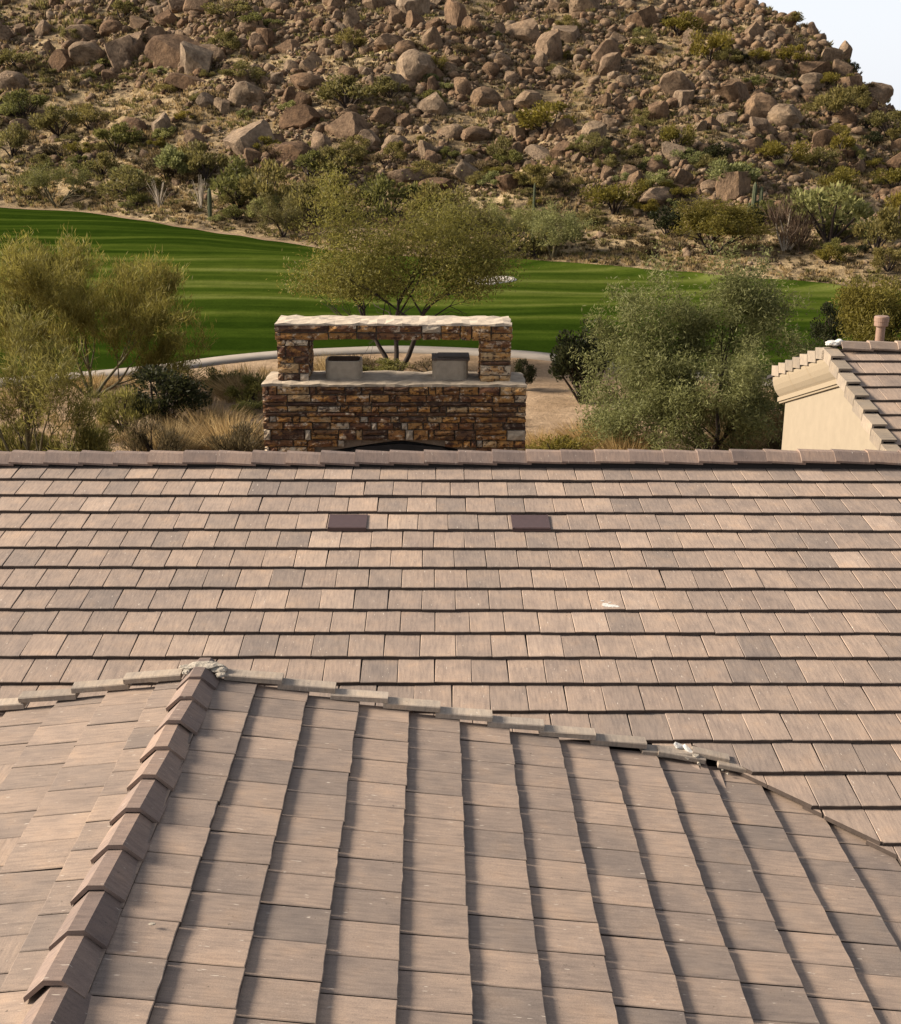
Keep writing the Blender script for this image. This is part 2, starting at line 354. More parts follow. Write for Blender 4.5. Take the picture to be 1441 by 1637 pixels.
def fairway_material():
    m, nt, b = mat_new('mown_fairway_turf')
    tc = N(nt, 'ShaderNodeTexCoord'); sep = N(nt, 'ShaderNodeSeparateXYZ'); nt.links.new(tc.outputs['Object'], sep.inputs[0])
    v = coords(nt, (1, 1, 1)); v2 = coords(nt, (.12, 1, 1)); n1 = noise(nt, v, .045, 3, .5); n2 = noise(nt, v, .9, 4, .65); n3 = noise(nt, v2, .8, 3, .6); n4 = noise(nt, v, 7.0, 3, .7)
    yy = math_n(nt, 'ADD', sep.outputs[1], math_n(nt, 'MULTIPLY', sep.outputs[0], .03))
    yy = math_n(nt, 'ADD', yy, math_n(nt, 'MULTIPLY', n1, 3.2))
    s = math_n(nt, 'SINE', math_n(nt, 'MULTIPLY', yy, 1.22)); s2 = math_n(nt, 'SINE', math_n(nt, 'MULTIPLY', yy, 2.9))
    s = math_n(nt, 'MULTIPLY', math_n(nt, 'ADD', s, math_n(nt, 'MULTIPLY', s2, .5)), math_n(nt, 'MULTIPLY', noise(nt, coords(nt, (.5, 1, 1)), .06, 2, .5), .62))
    s = math_n(nt, 'ADD', math_n(nt, 'MULTIPLY', s, .66), math_n(nt, 'MULTIPLY', n3, .75))
    # the mown strip down the middle is dry and pale, the rough on both sides of it dark
    band = ramp(nt, math_n(nt, 'DIVIDE', math_n(nt, 'SUBTRACT', yy, 55.0), 45.0), [(0, (.10,) * 3), (.16, (.30,) * 3), (.36, (.62,) * 3), (.60, (.56,) * 3), (.78, (.34,) * 3), (1, (.20,) * 3)]).outputs[0]
    s = math_n(nt, 'ADD', s, math_n(nt, 'SUBTRACT', band, .40))
    c = ramp(nt, s, [(.10, (.014, .027, .0030)), (.34, (.025, .042, .0050)), (.56, (.042, .060, .0085)), (.74, (.070, .086, .018)), (.98, (.100, .114, .034))]).outputs[0]
    c = mixc(nt, .8, c, ramp(nt, n2, [(.3, (.78, .8, .78)), (.68, (1.18, 1.14, 1.1))]).outputs[0], 'MULTIPLY')
    c = mixc(nt, .7, c, ramp(nt, n4, [(.3, (.72, .72, .72)), (.68, (1.25, 1.22, 1.2))]).outputs[0], 'MULTIPLY')
    nt.links.new(c, b.inputs['Base Color']); b.inputs['Roughness'].default_value = .9; b.inputs['Specular IOR Level'].default_value = 0.0
    bump(nt, b, n4, .5, .05); return m
M_GROUND = ground_material(); M_HILL = hill_material(); M_FAIR = fairway_material()
M_SAND = simple('white_bunker_sand', (.46, .42, .36), .95, 3, .12, .3, .1)
M_PATH = simple('grey_concrete_path', (.23, .20, .17), .9, 1.3, .16, .2, .2)

# ground: one sheet round the camera to the horizon
azs = np.linspace(-math.pi, math.pi, 721); ds = np.concatenate([np.linspace(.5, 40, 14), np.linspace(43, 140, 60), np.geomspace(150, 5000, 16)])
AZ, DD = np.meshgrid(azs, ds)
zz = ground_z(AZ, DD); zz = np.where(DD > 200, zz + (GZ - zz) * sstep(200, 700, DD), zz)
o = link('ground', grid_mesh('ground', DD * np.sin(AZ), DD * np.cos(AZ), zz, M_GROUND)); o['kind'] = 'structure'
# hill
azs = np.radians(np.linspace(-42, 33, 620)); ts = np.linspace(0, 1, 270) ** 1.25
AZ, TT = np.meshgrid(azs, ts); DD = ag(DF, AZ) + 1.2 + TT * (ag(DC, AZ) * 1.9 - ag(DF, AZ))
o = link('hill', grid_mesh('hill', DD * np.sin(AZ), DD * np.cos(AZ), hill_z(AZ, DD), M_HILL)); o['kind'] = 'structure'
# fairway between the cart path and the foot of the hill
_path = np.array([(-300, 640), (0, 613), (130, 603), (250, 592), (350, 577), (450, 567), (640, 559), (850, 568), (905, 575), (1000, 590), (1200, 610), (1441, 625), (1800, 650)])
_paz, _ptn = az_tan(_path[:, 0], _path[:, 1]); DP = smooth(np.interp(A_GRID, _paz, GZ / _ptn), 6)
azs = np.radians(np.linspace(-36, 30, 420)); ts = np.linspace(0, 1, 150)
def fair_z(az, d, tt): return ground_z(az, d) + .05 + (.35 * np.exp(-((tt - .965) / .035) ** 2) * sstep(-.12, .02, az))
AZ, TT = np.meshgrid(azs, ts); wob = (vnoise(AZ * 60, AZ * 0, 21) - .5) * 1.2
D0 = ag(DP, AZ) + .9; D1 = ag(DF, AZ) + wob - .3; DD = D0 + (D1 - D0) * TT
fz = fair_z(AZ, DD, TT)
fz[-1] -= .05
o = link('fairway', grid_mesh('fairway', DD * np.sin(AZ), DD * np.cos(AZ), fz, M_FAIR)); o['kind'] = 'structure'
# cart path: a slab with two edges
azs = np.radians(np.linspace(-36, 30, 260)); P = []
for off, dz in ((-.8, -.02), (-.8, .06), (.8, .06), (.8, -.02)):
    d = ag(DP, azs) + off; P.append(np.stack([d * np.sin(azs), d * np.cos(azs), ground_z(azs, d) + dz], -1))
P = np.stack(P)
o = link('cart_path', grid_mesh('cart_path', P[..., 0], P[..., 1], P[..., 2], M_PATH, False)); o['kind'] = 'structure'
# bunkers: sand bowls let into the far edge of the fairway
def bunker(px, py, wx, wy, rot, label):
    c = hit([px], [py])[0]; R = np.linspace(0, 1, 9); A = np.linspace(0, 2 * math.pi, 49)
    rr, aa = np.meshgrid(R, A, indexing='ij'); rad = 1 + .16 * np.sin(2 * aa + rot) + .10 * np.sin(3 * aa + 1.7 * rot)
    x = c[0] + rr * rad * wx * np.cos(aa); y = c[1] + rr * rad * wy * np.sin(aa)
    az = np.arctan2(x, y); d = np.hypot(x, y); z = fair_z(az, d, (d - ag(DP, az) - .9) / (ag(DF, az) - ag(DP, az) - 1.2)) + .035 + .03 * (rr > .6)
    z = np.where(rr > .99, z - .2, z)
    o = link('sand_bunker', grid_mesh('sand_bunker', x, y, z, M_SAND)); o['kind'] = 'structure'
bunker(784, 450, 1.5, 2.2, .4, '')

# ------------------------------------------------------------------ roof tiles
RP, EXP, TW, TT_ = 0.192757, 0.377065, .305, .0335                     # roof pitch, exposure, tile width, thickness
EC, ES = EXP * math.cos(RP), EXP * math.sin(RP)
TILT = math.asin(.0340 / EXP)
def tile_geo(w, length, th, seed):
    """one flat tile: worn front edge, small chamfer; x across, y up the slope, z=0 the top"""
    r = random.Random(seed); hw = w / 2; c = .0045; n = 4
    fr = [-hw + w * k / n for k in range(n + 1)]
    j1 = [r.uniform(-.0028, .0028) for _ in fr]; j2 = [r.uniform(-.0016, .0010) for _ in fr]
    top = [(x * (1 - 2 * c / w), c + j, d) for x, j, d in zip(fr, j1, j2)] + [(hw - c, length, 0), (-hw + c, length, 0)]
    mid = [(x, j, -c + d) for x, j, d in zip(fr, j1, j2)] + [(hw, length, -c), (-hw, length, -c)]
    bot = [(x, .002, -th) for x in fr] + [(hw, length, -th), (-hw, length, -th)]
    k = len(top); V = top + mid + bot
    F = [tuple(range(k)), tuple(range(3 * k - 1, 2 * k - 1, -1))]
    for a, b in ((0, k), (k, 2 * k)):
        for i in range(k):
            j = (i + 1) % k; F.append((b + i, b + j, a + j, a + i))
    return V, F
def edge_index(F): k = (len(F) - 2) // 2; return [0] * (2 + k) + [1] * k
def tile_meshes(name, mat, w, n=8, length=.44, th=TT_):
    out = []
    for s in range(n):
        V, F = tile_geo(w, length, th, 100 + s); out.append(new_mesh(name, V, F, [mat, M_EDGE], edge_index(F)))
    return out
def slope_matrix(pos, across, up, pitch, tilt, jit=1.0, rnd=random):
    q = pitch - tilt + rnd.gauss(0, .0045) * jit
    Y = Vector((up[0] * math.cos(q), up[1] * math.cos(q), math.sin(q))); X = Vector((across[0], across[1], 0)); Z = X.cross(Y)
    m = Matrix((X, Y, Z)).transposed()
    m = m @ Euler((0, rnd.gauss(0, .005) * jit, rnd.gauss(0, .007) * jit)).to_matrix()
    p = Vector(pos) + Z * abs(rnd.gauss(0, .0016)) * jit + Y * rnd.gauss(0, .003) * jit
    return Matrix.Translation(p) @ m.to_4x4()
def in_frame(P, mx=0, my=0):
    c = np.asarray(P, float) @ CM
    if c[1] < .2: return False
    x, y = 720.5 + FOC * c[0] / c[1], 818.5 - FOC * c[2] / c[1]
    return -mx <= x <= 1441 + mx and -my <= y <= 1637 + my
def cut_tile(name, M, w, mat, seed, n, c):
    """a tile sawn along the vertical plane n.p = c (keeps n.p > c), mesh in world coordinates"""
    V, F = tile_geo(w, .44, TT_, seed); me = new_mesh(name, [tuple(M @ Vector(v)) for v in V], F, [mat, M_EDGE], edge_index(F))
    bm = bmesh.new(); bm.from_mesh(me); co = Vector(n) * c
    bmesh.ops.bisect_plane(bm, geom=bm.verts[:] + bm.edges[:] + bm.faces[:], plane_co=co, plane_no=Vector(n), clear_inner=True)
    ed = [e for e in bm.edges if e.is_boundary]
    if ed:
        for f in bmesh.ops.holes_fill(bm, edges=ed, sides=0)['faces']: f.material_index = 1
    ok = len(bm.faces) > 3; mid_ = sum((v.co for v in bm.verts), Vector()) / max(1, len(bm.verts)); bm.to_mesh(me); bm.free()
    if not ok: return None, None
    me.transform(Matrix.Translation(-mid_)); return me, Matrix.Translation(mid_)
def join_tiles(name, mats, mat, parent):
    V, F, E = [], [], []
    for k, (M, w) in enumerate(mats):
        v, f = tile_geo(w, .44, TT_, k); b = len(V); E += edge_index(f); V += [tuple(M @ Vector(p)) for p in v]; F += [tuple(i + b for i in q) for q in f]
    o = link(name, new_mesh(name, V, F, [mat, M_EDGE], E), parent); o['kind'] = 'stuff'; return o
def cap_geo(half_flat, half, drop, length, th, seed=0, lift=.012):
    """bevelled ridge tile: flat top and two wings, lying along y with its near end (y=0) lifted onto the next"""
    r = random.Random(seed); out = [(-half, -drop), (-half_flat, 0), (half_flat, 0), (half, -drop)]
    inn = [(-half + th * .15, -drop - th), (-half_flat * .9, -th), (half_flat * .9, -th), (half - th * .15, -drop - th)]
    V = []
    for y, sc, dz in ((0, 1, lift), (length, .96, -lift)):
        V += [(x * sc + r.uniform(-.002, .002), y, z + dz + r.uniform(-.0015, .0015)) for x, z in out] + [(x * sc, y, z + dz) for x, z in inn]
    F = []
    for i in range(3): F += [(i, i + 1, 8 + i + 1, 8 + i), (4 + i, 8 + 4 + i, 8 + 5 + i, 5 + i), (i, 4 + i, 5 + i, i + 1), (8 + i, 9 + i, 13 + i, 12 + i)]
    F += [(0, 8, 12, 4), (3, 7, 15, 11)]
    return V, F
def fix_normals(me):
    bm = bmesh.new(); bm.from_mesh(me); bmesh.ops.recalc_face_normals(bm, faces=bm.faces); bm.to_mesh(me); bm.free(); return me
def lump(name, mat, sx, sy, sz, seed, sub=2):
    """a trowelled lump: flat, knobbly, irregular outline"""
    bm = bmesh.new(); bmesh.ops.create_icosphere(bm, subdivisions=sub + 1, radius=1)
    off = Vector((seed * 7.3, seed * 3.1, seed * 1.7))
    from mathutils import noise as mn
    for v in bm.verts:
        k = 1 + .30 * mn.noise(v.co * 1.1 + off) + .16 * mn.noise(v.co * 2.6 + off) + .05 * mn.noise(v.co * 6 + off)
        v.co = Vector((v.co.x * sx, v.co.y * sy, v.co.z * sz)) * k
    me = bpy.data.meshes.new(name); bm.to_mesh(me); bm.free(); me.materials.append(mat); return me
def shard(name, mat, sx, sy, sz, seed):
    """a broken angular chunk"""
    r = random.Random(seed); bm = bmesh.new()
    for _ in range(14):
        v = Vector((r.uniform(-1, 1), r.uniform(-1, 1), r.uniform(-1, 1))); bm.verts.new((v.x * sx, v.y * sy, v.z * sz))
    res = bmesh.ops.convex_hull(bm, input=bm.verts)
    bmesh.ops.delete(bm, geom=[e for e in res['geom_interior'] if isinstance(e, bmesh.types.BMVert)], context='VERTS')
    me = bpy.data.meshes.new(name); bm.to_mesh(me); bm.free(); me.materials.append(mat); return me

# ------------------------------------------------------------------ the house: long main roof and the gable in front of it
Y1, Z1 = 13.56904, -3.462639                                          # line of the butts of row 0, under the ridge tiles
X0, Z0, YG = -1.66, -3.757832, 8.56                                   # ridge of the front gable and its far end
house = thing('house', 'long house roof of flat brown concrete tiles with a front gable, filling the lower photo', 'house', (0, Y1, -8.5))
HB = Vector((0, Y1, -8.5))
def part(name, me, parent, base=None, M=None):
    """child at a world matrix (or at the house origin) of a part whose own origin lies at the house base"""
    M = M or Matrix.Identity(4)
    return link(name, me, parent, mat=Matrix.Translation(-HB) @ M)
YR, ZRT = Y1 + .10, Z1 + .02
tp = math.tan(RP)
g = Geo(); dz = -.18
zm = lambda y: Z1 + dz - (Y1 - y) * tp
g.add([(-10, 2.0, zm(2)), (10, 2.0, zm(2)), (10, YR, zm(YR)), (-10, YR, zm(YR)), (-10, 2.0, zm(2) - .2), (10, 2.0, zm(2) - .2), (10, YR, zm(YR) - .2), (-10, YR, zm(YR) - .2)],
      [(0, 1, 2, 3), (7, 6, 5, 4), (0, 4, 5, 1), (1, 5, 6, 2), (3, 2, 6, 7), (0, 3, 7, 4)])
zb = lambda y: zm(YR) - (y - YR) * .34
for xa, xb, ye in ((-10, 4.85, 19.2), (4.85, 10, 14.15)):
    g.add([(xa, YR, zb(YR)), (xb, YR, zb(YR)), (xb, ye, zb(ye)), (xa, ye, zb(ye)), (xa, YR, zb(YR) - .2), (xb, YR, zb(YR) - .2), (xb, ye, zb(ye) - .2), (xa, ye, zb(ye) - .2)],
          [(0, 1, 2, 3), (7, 6, 5, 4), (0, 4, 5, 1), (1, 5, 6, 2), (3, 2, 6, 7), (0, 3, 7, 4)])
g.add([(xx_, y_, z_) for xx_ in (-9.9, 9.9) for y_, z_ in ((Y1 - .03, Z1 - .06), (Y1 + .045, Z1 + .075), (Y1 + .125, Z1 + .075), (Y1 + .20, Z1 - .10))], [(0, 1, 5, 4), (1, 2, 6, 5), (2, 3, 7, 6), (3, 0, 4, 7), (0, 3, 2, 1), (4, 5, 6, 7)])
main_roof = part('main_roof', g.mesh('main_roof', M_DECK), house)
def child(name, me, parent, M=None):                                   # parts and sub-parts in world coordinates under the house
    return link(name, me, parent, mat=M if M is not None else Matrix.Identity(4))
g = Geo(); g.box(-9.4, 9.4, 3.0, 18.6, -8.5, -5.9); part('wall', g.mesh('wall', M_STUCCO), house)
front_z = lambda x: Z0 - abs(x - X0) * tp
phase_px = {1: 471.5, 2: 489, 3: 508, 4: 473, 5: 543, 6: 469.5, 7: 483, 8: 510.5, 9: 471, 10: 497.5, 11: 575.5, 12: 785, 13: 1140.6, 14: 1319.7, 15: 1310}
tiles = tile_meshes('roof_tile', M_TILE, TW - .005)
rt = random.Random(5); seen_t, rest_t = [], []
for k in range(1, 26):
    y, z = Y1 - k * EC, Z1 - k * ES
    if k in phase_px:
        lo, hi = -8., 8.
        for _ in range(40):
            m = (lo + hi) / 2
            if project([m, y, z])[0] < phase_px[k]: lo = m
            else: hi = m
        ph = lo
    else: ph = rt.uniform(0, TW)
    n0 = math.floor((-9.8 - ph) / TW)
    for i in range(int(19.6 / TW)):
        x = ph + (n0 + i + 1.5) * TW
        if abs(x) > 9.75: continue
        if z + .12 < front_z(x) - .05 and y + .4 < YG - .1: 
            if not (abs(z + .1 - front_z(x)) < .12): continue
        if k == 14 and 955 < project([x, y, z])[0] < 1085: continue            # a tile missing by the slipped rake pieces
        M = slope_matrix((x, y, z), (1, 0), (0, 1), RP, TILT, 1.0, rt)
        c = (x, y + .18, z + .03)
        vis = in_frame(c, 18, 0) and not (z < front_z(x) - .1 and y < YG) and not (YG < y < YG + .55 and z < front_z(x) - .45)
        (seen_t if vis else rest_t).append((M, y, x))
seen_t.sort(key=lambda t: t[1])
VC = 10.72 / math.sqrt(2); VN = (math.sqrt(.5), math.sqrt(.5), 0)      # the valley line in plan, x + y = 10.72
for M, y, x in seen_t[:300]:
    if x > 2.0 and x - .16 + y < 10.72 and y < YG:
        if x + .16 + y + .42 < 10.76: continue                        # wholly beyond the valley
        me, MM = cut_tile('roof_tile', M, TW - .005, M_TILE, rt.randrange(999), VN, VC + rt.uniform(-.012, .02))
        if me: child('roof_tile', me, main_roof, MM)
        continue
    child('roof_tile', tiles[rt.randrange(len(tiles))], main_roof, M)
join_tiles('roof_tiles_beyond', [(M, TW - .005) for M, _, _ in seen_t[300:] + rest_t], M_TILE_I, main_roof)
# ridge tiles of the main roof, laid from the left so that each laps over the one before
V, F = cap_geo(.055, .165, .085, .43, .022, 1, .010); capm = [fix_normals(new_mesh('ridge_tile', *cap_geo(.055, .165, .085, .43, .022, s, .010), M_CAP)) for s in range(4)]
x = -9.6; kk = 0
while x < 9.6:
    sag = .012 * math.sin(x * .55) + .006 * x
    M = Matrix.Translation((x, Y1 + .085 + rt.gauss(0, .003), Z1 + .125 + sag * .6 + rt.gauss(0, .002))) @ Euler((rt.gauss(0, .012), 0, -math.pi / 2 + rt.gauss(0, .008))).to_matrix().to_4x4()
    child('ridge_tile', capm[kk % 4], main_roof, M); x += .379; kk += 1
# low dark roof vents let into row 4
def unproj_row(px, k):
    y, z = Y1 - k * EC, Z1 - k * ES; lo, hi = -8., 8.
    for _ in range(40):
        m = (lo + hi) / 2
        if project([m, y, z])[0] < px: lo = m
        else: hi = m
    return lo
for pa, pb in ((524, 585), (820, 880)):
    xa, xb = unproj_row(pa, 4), unproj_row(pb, 4); g = Geo(); w = (xb - xa) / 2 * .95
    g.prism([(-w, 0, -.03), (-w, 0, .004), (-w, .012, .012), (-w, .335, .012), (-w, .352, .006), (-w, .352, -.03)], (2 * w, 0, 0))
    g.box(-w - .012, -w, -.004, .35, -.03, .012); g.box(w, w + .012, -.004, .35, -.03, .012)
    M = slope_matrix(((xa + xb) / 2, Y1 - 4 * EC - .006, Z1 - 4 * ES + .004), (1, 0), (0, 1), RP, TILT, 0, rt)
    v = child('roof_vent', g.mesh('roof_vent', M_VENT), main_roof, M)
# chalky splash on one tile
sp = slope_matrix((unproj_row(975, 8), Y1 - 8 * EC, Z1 - 8 * ES), (1, 0), (0, 1), RP, TILT, 0, rt)
g = Geo()
for cx, cy, r in ((0, .06, .05), (.05, .05, .035), (-.03, .10, .025), (-.045, .16, .014), (.02, .13, .012)):
    n = 12; pts = [(cx + r * 1.25 * (1 + .35 * random.Random(k * 7 + int(r * 999)).uniform(-1, 1)) * math.cos(k * 2 * math.pi / n), cy + .55 * r * (1 + .35 * random.Random(k * 5 + int(r * 999)).uniform(-1, 1)) * math.sin(k * 2 * math.pi / n), .0035 + r * .02) for k in range(n)]
    g.add(pts + [(p[0], p[1], -.004) for p in pts], [tuple(range(n))] + [(i, (i + 1) % n, n + (i + 1) % n, n + i) for i in range(n)])
child('lime_splash', g.mesh('lime_splash', M_WHITE), main_roof, sp)

# the front gable
g = Geo(); dz = -.08
zr = Z0 + dz
xl, xr, y0 = X0 - 4.6, X0 + 8.5, 2.2
g.add([(X0, y0, zr), (xr, y0, zr - (xr - X0) * tp), (xr, YG, zr - (xr - X0) * tp), (X0, YG, zr), (xl, y0, zr - (X0 - xl) * tp), (xl, YG, zr - (X0 - xl) * tp)], [(0, 1, 2, 3), (0, 3, 5, 4)])
g.add([(xl, YG + .02, zr - (X0 - xl) * tp - .02), (X0, YG + .02, zr - .02), (xr, YG + .02, zr - (xr - X0) * tp - .02), (xr, YG + .02, zr - 2.5), (xl, YG + .02, zr - 2.5),
       (xl, YG - .06, zr - (X0 - xl) * tp - .02), (X0, YG - .06, zr - .02), (xr, YG - .06, zr - (xr - X0) * tp - .02), (xr, YG - .06, zr - 2.5), (xl, YG - .06, zr - 2.5)],
      [(0, 1, 2, 3, 4), (9, 8, 7, 6, 5), (0, 5, 6, 1), (1, 6, 7, 2)])
gable = part('front_gable', g.mesh('front_gable', M_DECK), house)
gt = tile_meshes('gable_tile', M_GTILE, TW - .008, 8); rg = random.Random(8); seen_g, rest_g = [], []
ph4 = 8.316
for side in (1, -1):
    drift = 0
    for j in range(1, 22 if side == 1 else 12):
        xx, z = X0 + side * j * EC, Z0 - j * ES
        off = (ph4 + {1: .02, 2: .05, 3: .035, 4: 0, 5: -.02, 6: -.05, 7: .03, 8: -.03, 9: .01, 10: .045}.get(j, rg.uniform(-.06, .06))) if side == 1 else 8.30 + (.10 if j % 2 else -.04) + rg.uniform(-.02, .02)
        i = -2
        while True:
            ya, yb = off - (i + 1) * TW, off - i * TW; i += 1
            if yb < 2.4: break
            if ya > YG - .02: continue
            yb2 = min(yb, YG - .005); w = (yb2 - ya) / TW
            if w < .12: continue
            yc = (ya + yb2) / 2
            zmain = Z1 - (Y1 - yc) * tp
            if (side == 1 and yc + xx > 11.15) or (side == -1 and z + .06 < zmain - .12): continue                          # past the valley, under the main roof
            M = slope_matrix((xx, yc, z), (0, side), (-side, 0), RP, TILT, 1.0, rg) @ Matrix.Diagonal((w, 1, 1, 1))
            c = (xx - side * .18, yc, z + .03)
            (seen_g if in_frame(c, 20, 30) else rest_g).append((M, yc))
seen_g.sort(key=lambda t: t[1])
for M, _ in seen_g[:300]: child('gable_tile', gt[rg.randrange(len(gt))], gable, M)
join_tiles('gable_tiles_beyond', [(M, TW - .0065) for M, _ in seen_g[300:] + rest_g], M_GTILE_I, gable)
print('tiles main', len(seen_t), len(rest_t), 'gable', len(seen_g), len(rest_g))
# ridge tiles, each lapping over the nearer one
cg = [fix_normals(new_mesh('ridge_tile', *cap_geo(.042, .142, .092, .43, .026, 20 + s, .018), M_CAP)) for s in range(5)]
ybutts = [8.33, 7.99, 7.62, 7.25, 6.875, 6.48, 6.085, 5.695, 5.31, 4.93, 4.55, 4.17, 3.79, 3.41, 3.03, 2.65, 2.27]
for k, yb in enumerate(ybutts):
    M = Matrix.Translation((X0 - .045 - .004 * k * (k < 10) + rg.gauss(0, .004), yb, Z0 + .052 + rg.gauss(0, .002))) @ Euler((rg.gauss(0, .006), rg.gauss(0, .02), rg.gauss(0, .010))).to_matrix().to_4x4()
    child('ridge_tile', cg[k % 5], gable, M)
# rake tiles along the far edge: pale flat pieces lapping down both slopes
def rake_piece(length, w, th, seed):
    r = random.Random(seed); g = Geo(); c = .006
    prof = [(0, -th), (0, -c), (c, 0), (w - c, 0), (w, -c), (w, -th)]
    g.prism([(0, y, z) for y, z in prof], (length, 0, 0)); me = g.mesh('rake_tile', M_RAKE)
    for v in me.vertices: v.co += Vector((0, r.uniform(-.002, .002), r.uniform(-.002, .002)))
    return me
rk = [rake_piece(.42, .120, .042, s) for s in range(4)]
for side in (1, -1):
    ends = [430, 525, 600, 671, 754, 836, 914, 994, 1076] if side == 1 else [None] * 8
    s0 = .16
    for k in range(9 if side == 1 else 7):
        a = s0 + k * .385; xa = X0 - .03 + side * a
        lift = .022 if k < 8 else .012
        ang = RP - .115 + rg.gauss(0, .006)
        M = Matrix.Translation((xa, YG - .055 + rg.gauss(0, .006), Z0 - a * tp + lift + .012 + rg.gauss(0, .003))) @ Euler((0, ang if side == 1 else math.pi, 0) if side == 1 else (0, 0, 0)).to_matrix().to_4x4()
        if side == -1:
            M = Matrix.Translation((xa, YG - .055 + rg.gauss(0, .006), Z0 - a * tp + lift + .012)) @ Euler((0, -ang, 0)).to_matrix().to_4x4() @ Matrix.Translation((-.42, 0, 0))
        child('rake_tile', rk[k % 4], gable, M)
# last short pieces by the valley, slipped and tilted, with broken mortar between them
for px_x, a, yo, rz, L, dzz in ((0, 3.36, -.02, -.05, .85, .050), (0, 3.62, .01, -.12, .66, .085), (0, 3.80, -.07, -.08, .60, .060)):
    M = Matrix.Translation((X0 - .03 + a, YG - .05 + yo, Z0 - a * tp + dzz)) @ Euler((0, RP - .02, rz)).to_matrix().to_4x4() @ Matrix.Diagonal((L, .8, .8, 1))
    child('rake_tile', rk[1], gable, M)
for a, yo, zo, sx, sy, rz, sd in ((3.50, .03, .075, .055, .035, .5, 1), (3.56, -.01, .07, .07, .03, -.7, 2), (3.61, -.05, .05, .045, .035, .2, 3), (3.53, -.06, .035, .05, .028, -.4, 4), (3.63, -.10, .018, .03, .022, 1, 5), (3.80, -.12, .012, .02, .014, 0, 6), (3.83, -.16, .008, .018, .014, .8, 8), (3.58, .05, .05, .035, .03, 1.3, 9)):
    child('mortar_chunk', shard('mortar_chunk', M_WHITE if sd in (1, 2) else M_MORTAR, sx * .85, sy * .8, sy * .6, sd), gable, Matrix.Translation((X0 + a, YG + yo, Z0 - a * tp + zo)) @ Euler((.3, .25 * sd % .7, rz)).to_matrix().to_4x4())
for ox, oy, oz, sx, sy, sz, sd in ((.03, .05, .022, .12, .055, .022, 11), (-.08, .04, .008, .08, .04, .018, 12), (.12, .03, .002, .07, .05, .018, 13), (.15, -.03, -.018, .04, .05, .016, 15), (-.10, -.01, -.004, .03, .05, .016, 14)):
    child('mortar_lump', lump('mortar_lump', M_MORTAR, sx, sy, sz, sd, 3), gable, Matrix.Translation((X0 - .045 + ox, YG + .01 + oy - .03, Z0 + .02 + oz)))
child('chipped_stone', lump('chipped_stone', M_MORTAR, .02, .009, .006, 31), gable, Matrix.Translation((X0 + .245, 5.52, Z0 - .245 * tp + .012)))
# ------------------------------------------------------------------ the cream stucco house behind the ridge, upper right
YP = 17.0; d = ray(1317, 556); ZP = float(d[2] / d[1] * YP); XG = float(d[0] / d[1] * YP); SP = .282; ms = math.tan(SP)
shouse = thing('stucco_house', 'cream stucco house with brown tiled gable roof and curved cornice behind the long ridge', 'house', (XG + 2, YP, -8.5))
SB = Vector((XG + 2, YP, -8.5))
def spart(name, me, M=None, parent=None):
    return link(name, me, parent or shouse, mat=Matrix.Translation(-SB) @ (M or Matrix.Identity(4)) if parent is None else (M or Matrix.Identity(4)))
XW = XG + .15; YC = 19.15
g = Geo()
zt = lambda y: ZP - .13 - abs(y - YP) * ms
g.prism([(XW, 14.1, -8.5), (XW, YC, -8.5), (XW, YC, zt(YC)), (XW, YP, zt(YP)), (XW, 14.1, zt(14.1))], (5, 0, 0)); spart('wall', g.mesh('wall', M_STUCCO))
g = Geo()
for ye, s in ((13.6, -1), (19.85, 1)):
    zz_ = ZP - .075 - abs(ye - YP) * ms
    P = [(XG + .02, YP, ZP - .075), (XG + 5, YP, ZP - .075), (XG + 5, ye, zz_), (XG + .02, ye, zz_)]
    g.add(P + [(a, b, c - .05) for a, b, c in P], [(0, 1, 2, 3), (7, 6, 5, 4), (0, 4, 5, 1), (1, 5, 6, 2), (2, 6, 7, 3), (3, 7, 4, 0)])
sroof = spart('roof', g.mesh('roof', M_DECK))
st = tile_meshes('roof_tile', M_STILE, TW - .004, 4); rs = random.Random(3)
sec, ses = EXP * math.cos(SP), EXP * math.sin(SP); rest = []
for side in (-1, 1):
    for k in range(1, 9):
        y, z = YP + side * k * sec, ZP - k * ses
        x = XG + .20 + rs.uniform(-.15, .02)
        while x < XG + 4.8:
            M = slope_matrix((x + TW / 2, y, z), (1, 0) if side == -1 else (-1, 0), (0, -side), SP, TILT, 1, rs)
            if side == -1 and in_frame((x + .15, y + .1, z), 25, 10): spart('roof_tile', st[rs.randrange(4)], M, sroof)
            else: rest.append((M, TW - .004))
            x += TW
join_tiles('roof_tiles_beyond', rest, M_GTILE_I, sroof)
x = XG + .22; k = 0
scap = [fix_normals(new_mesh('ridge_tile', *cap_geo(.05, .14, .075, .42, .022, 40 + s, .012), M_STILE)) for s in range(3)]
while x < XG + 4.6:
    spart('ridge_tile', scap[k % 3], Matrix.Translation((x, YP, ZP + .085)) @ Euler((0, 0, -math.pi / 2 + rs.gauss(0, .01))).to_matrix().to_4x4(), sroof); x += .38; k += 1
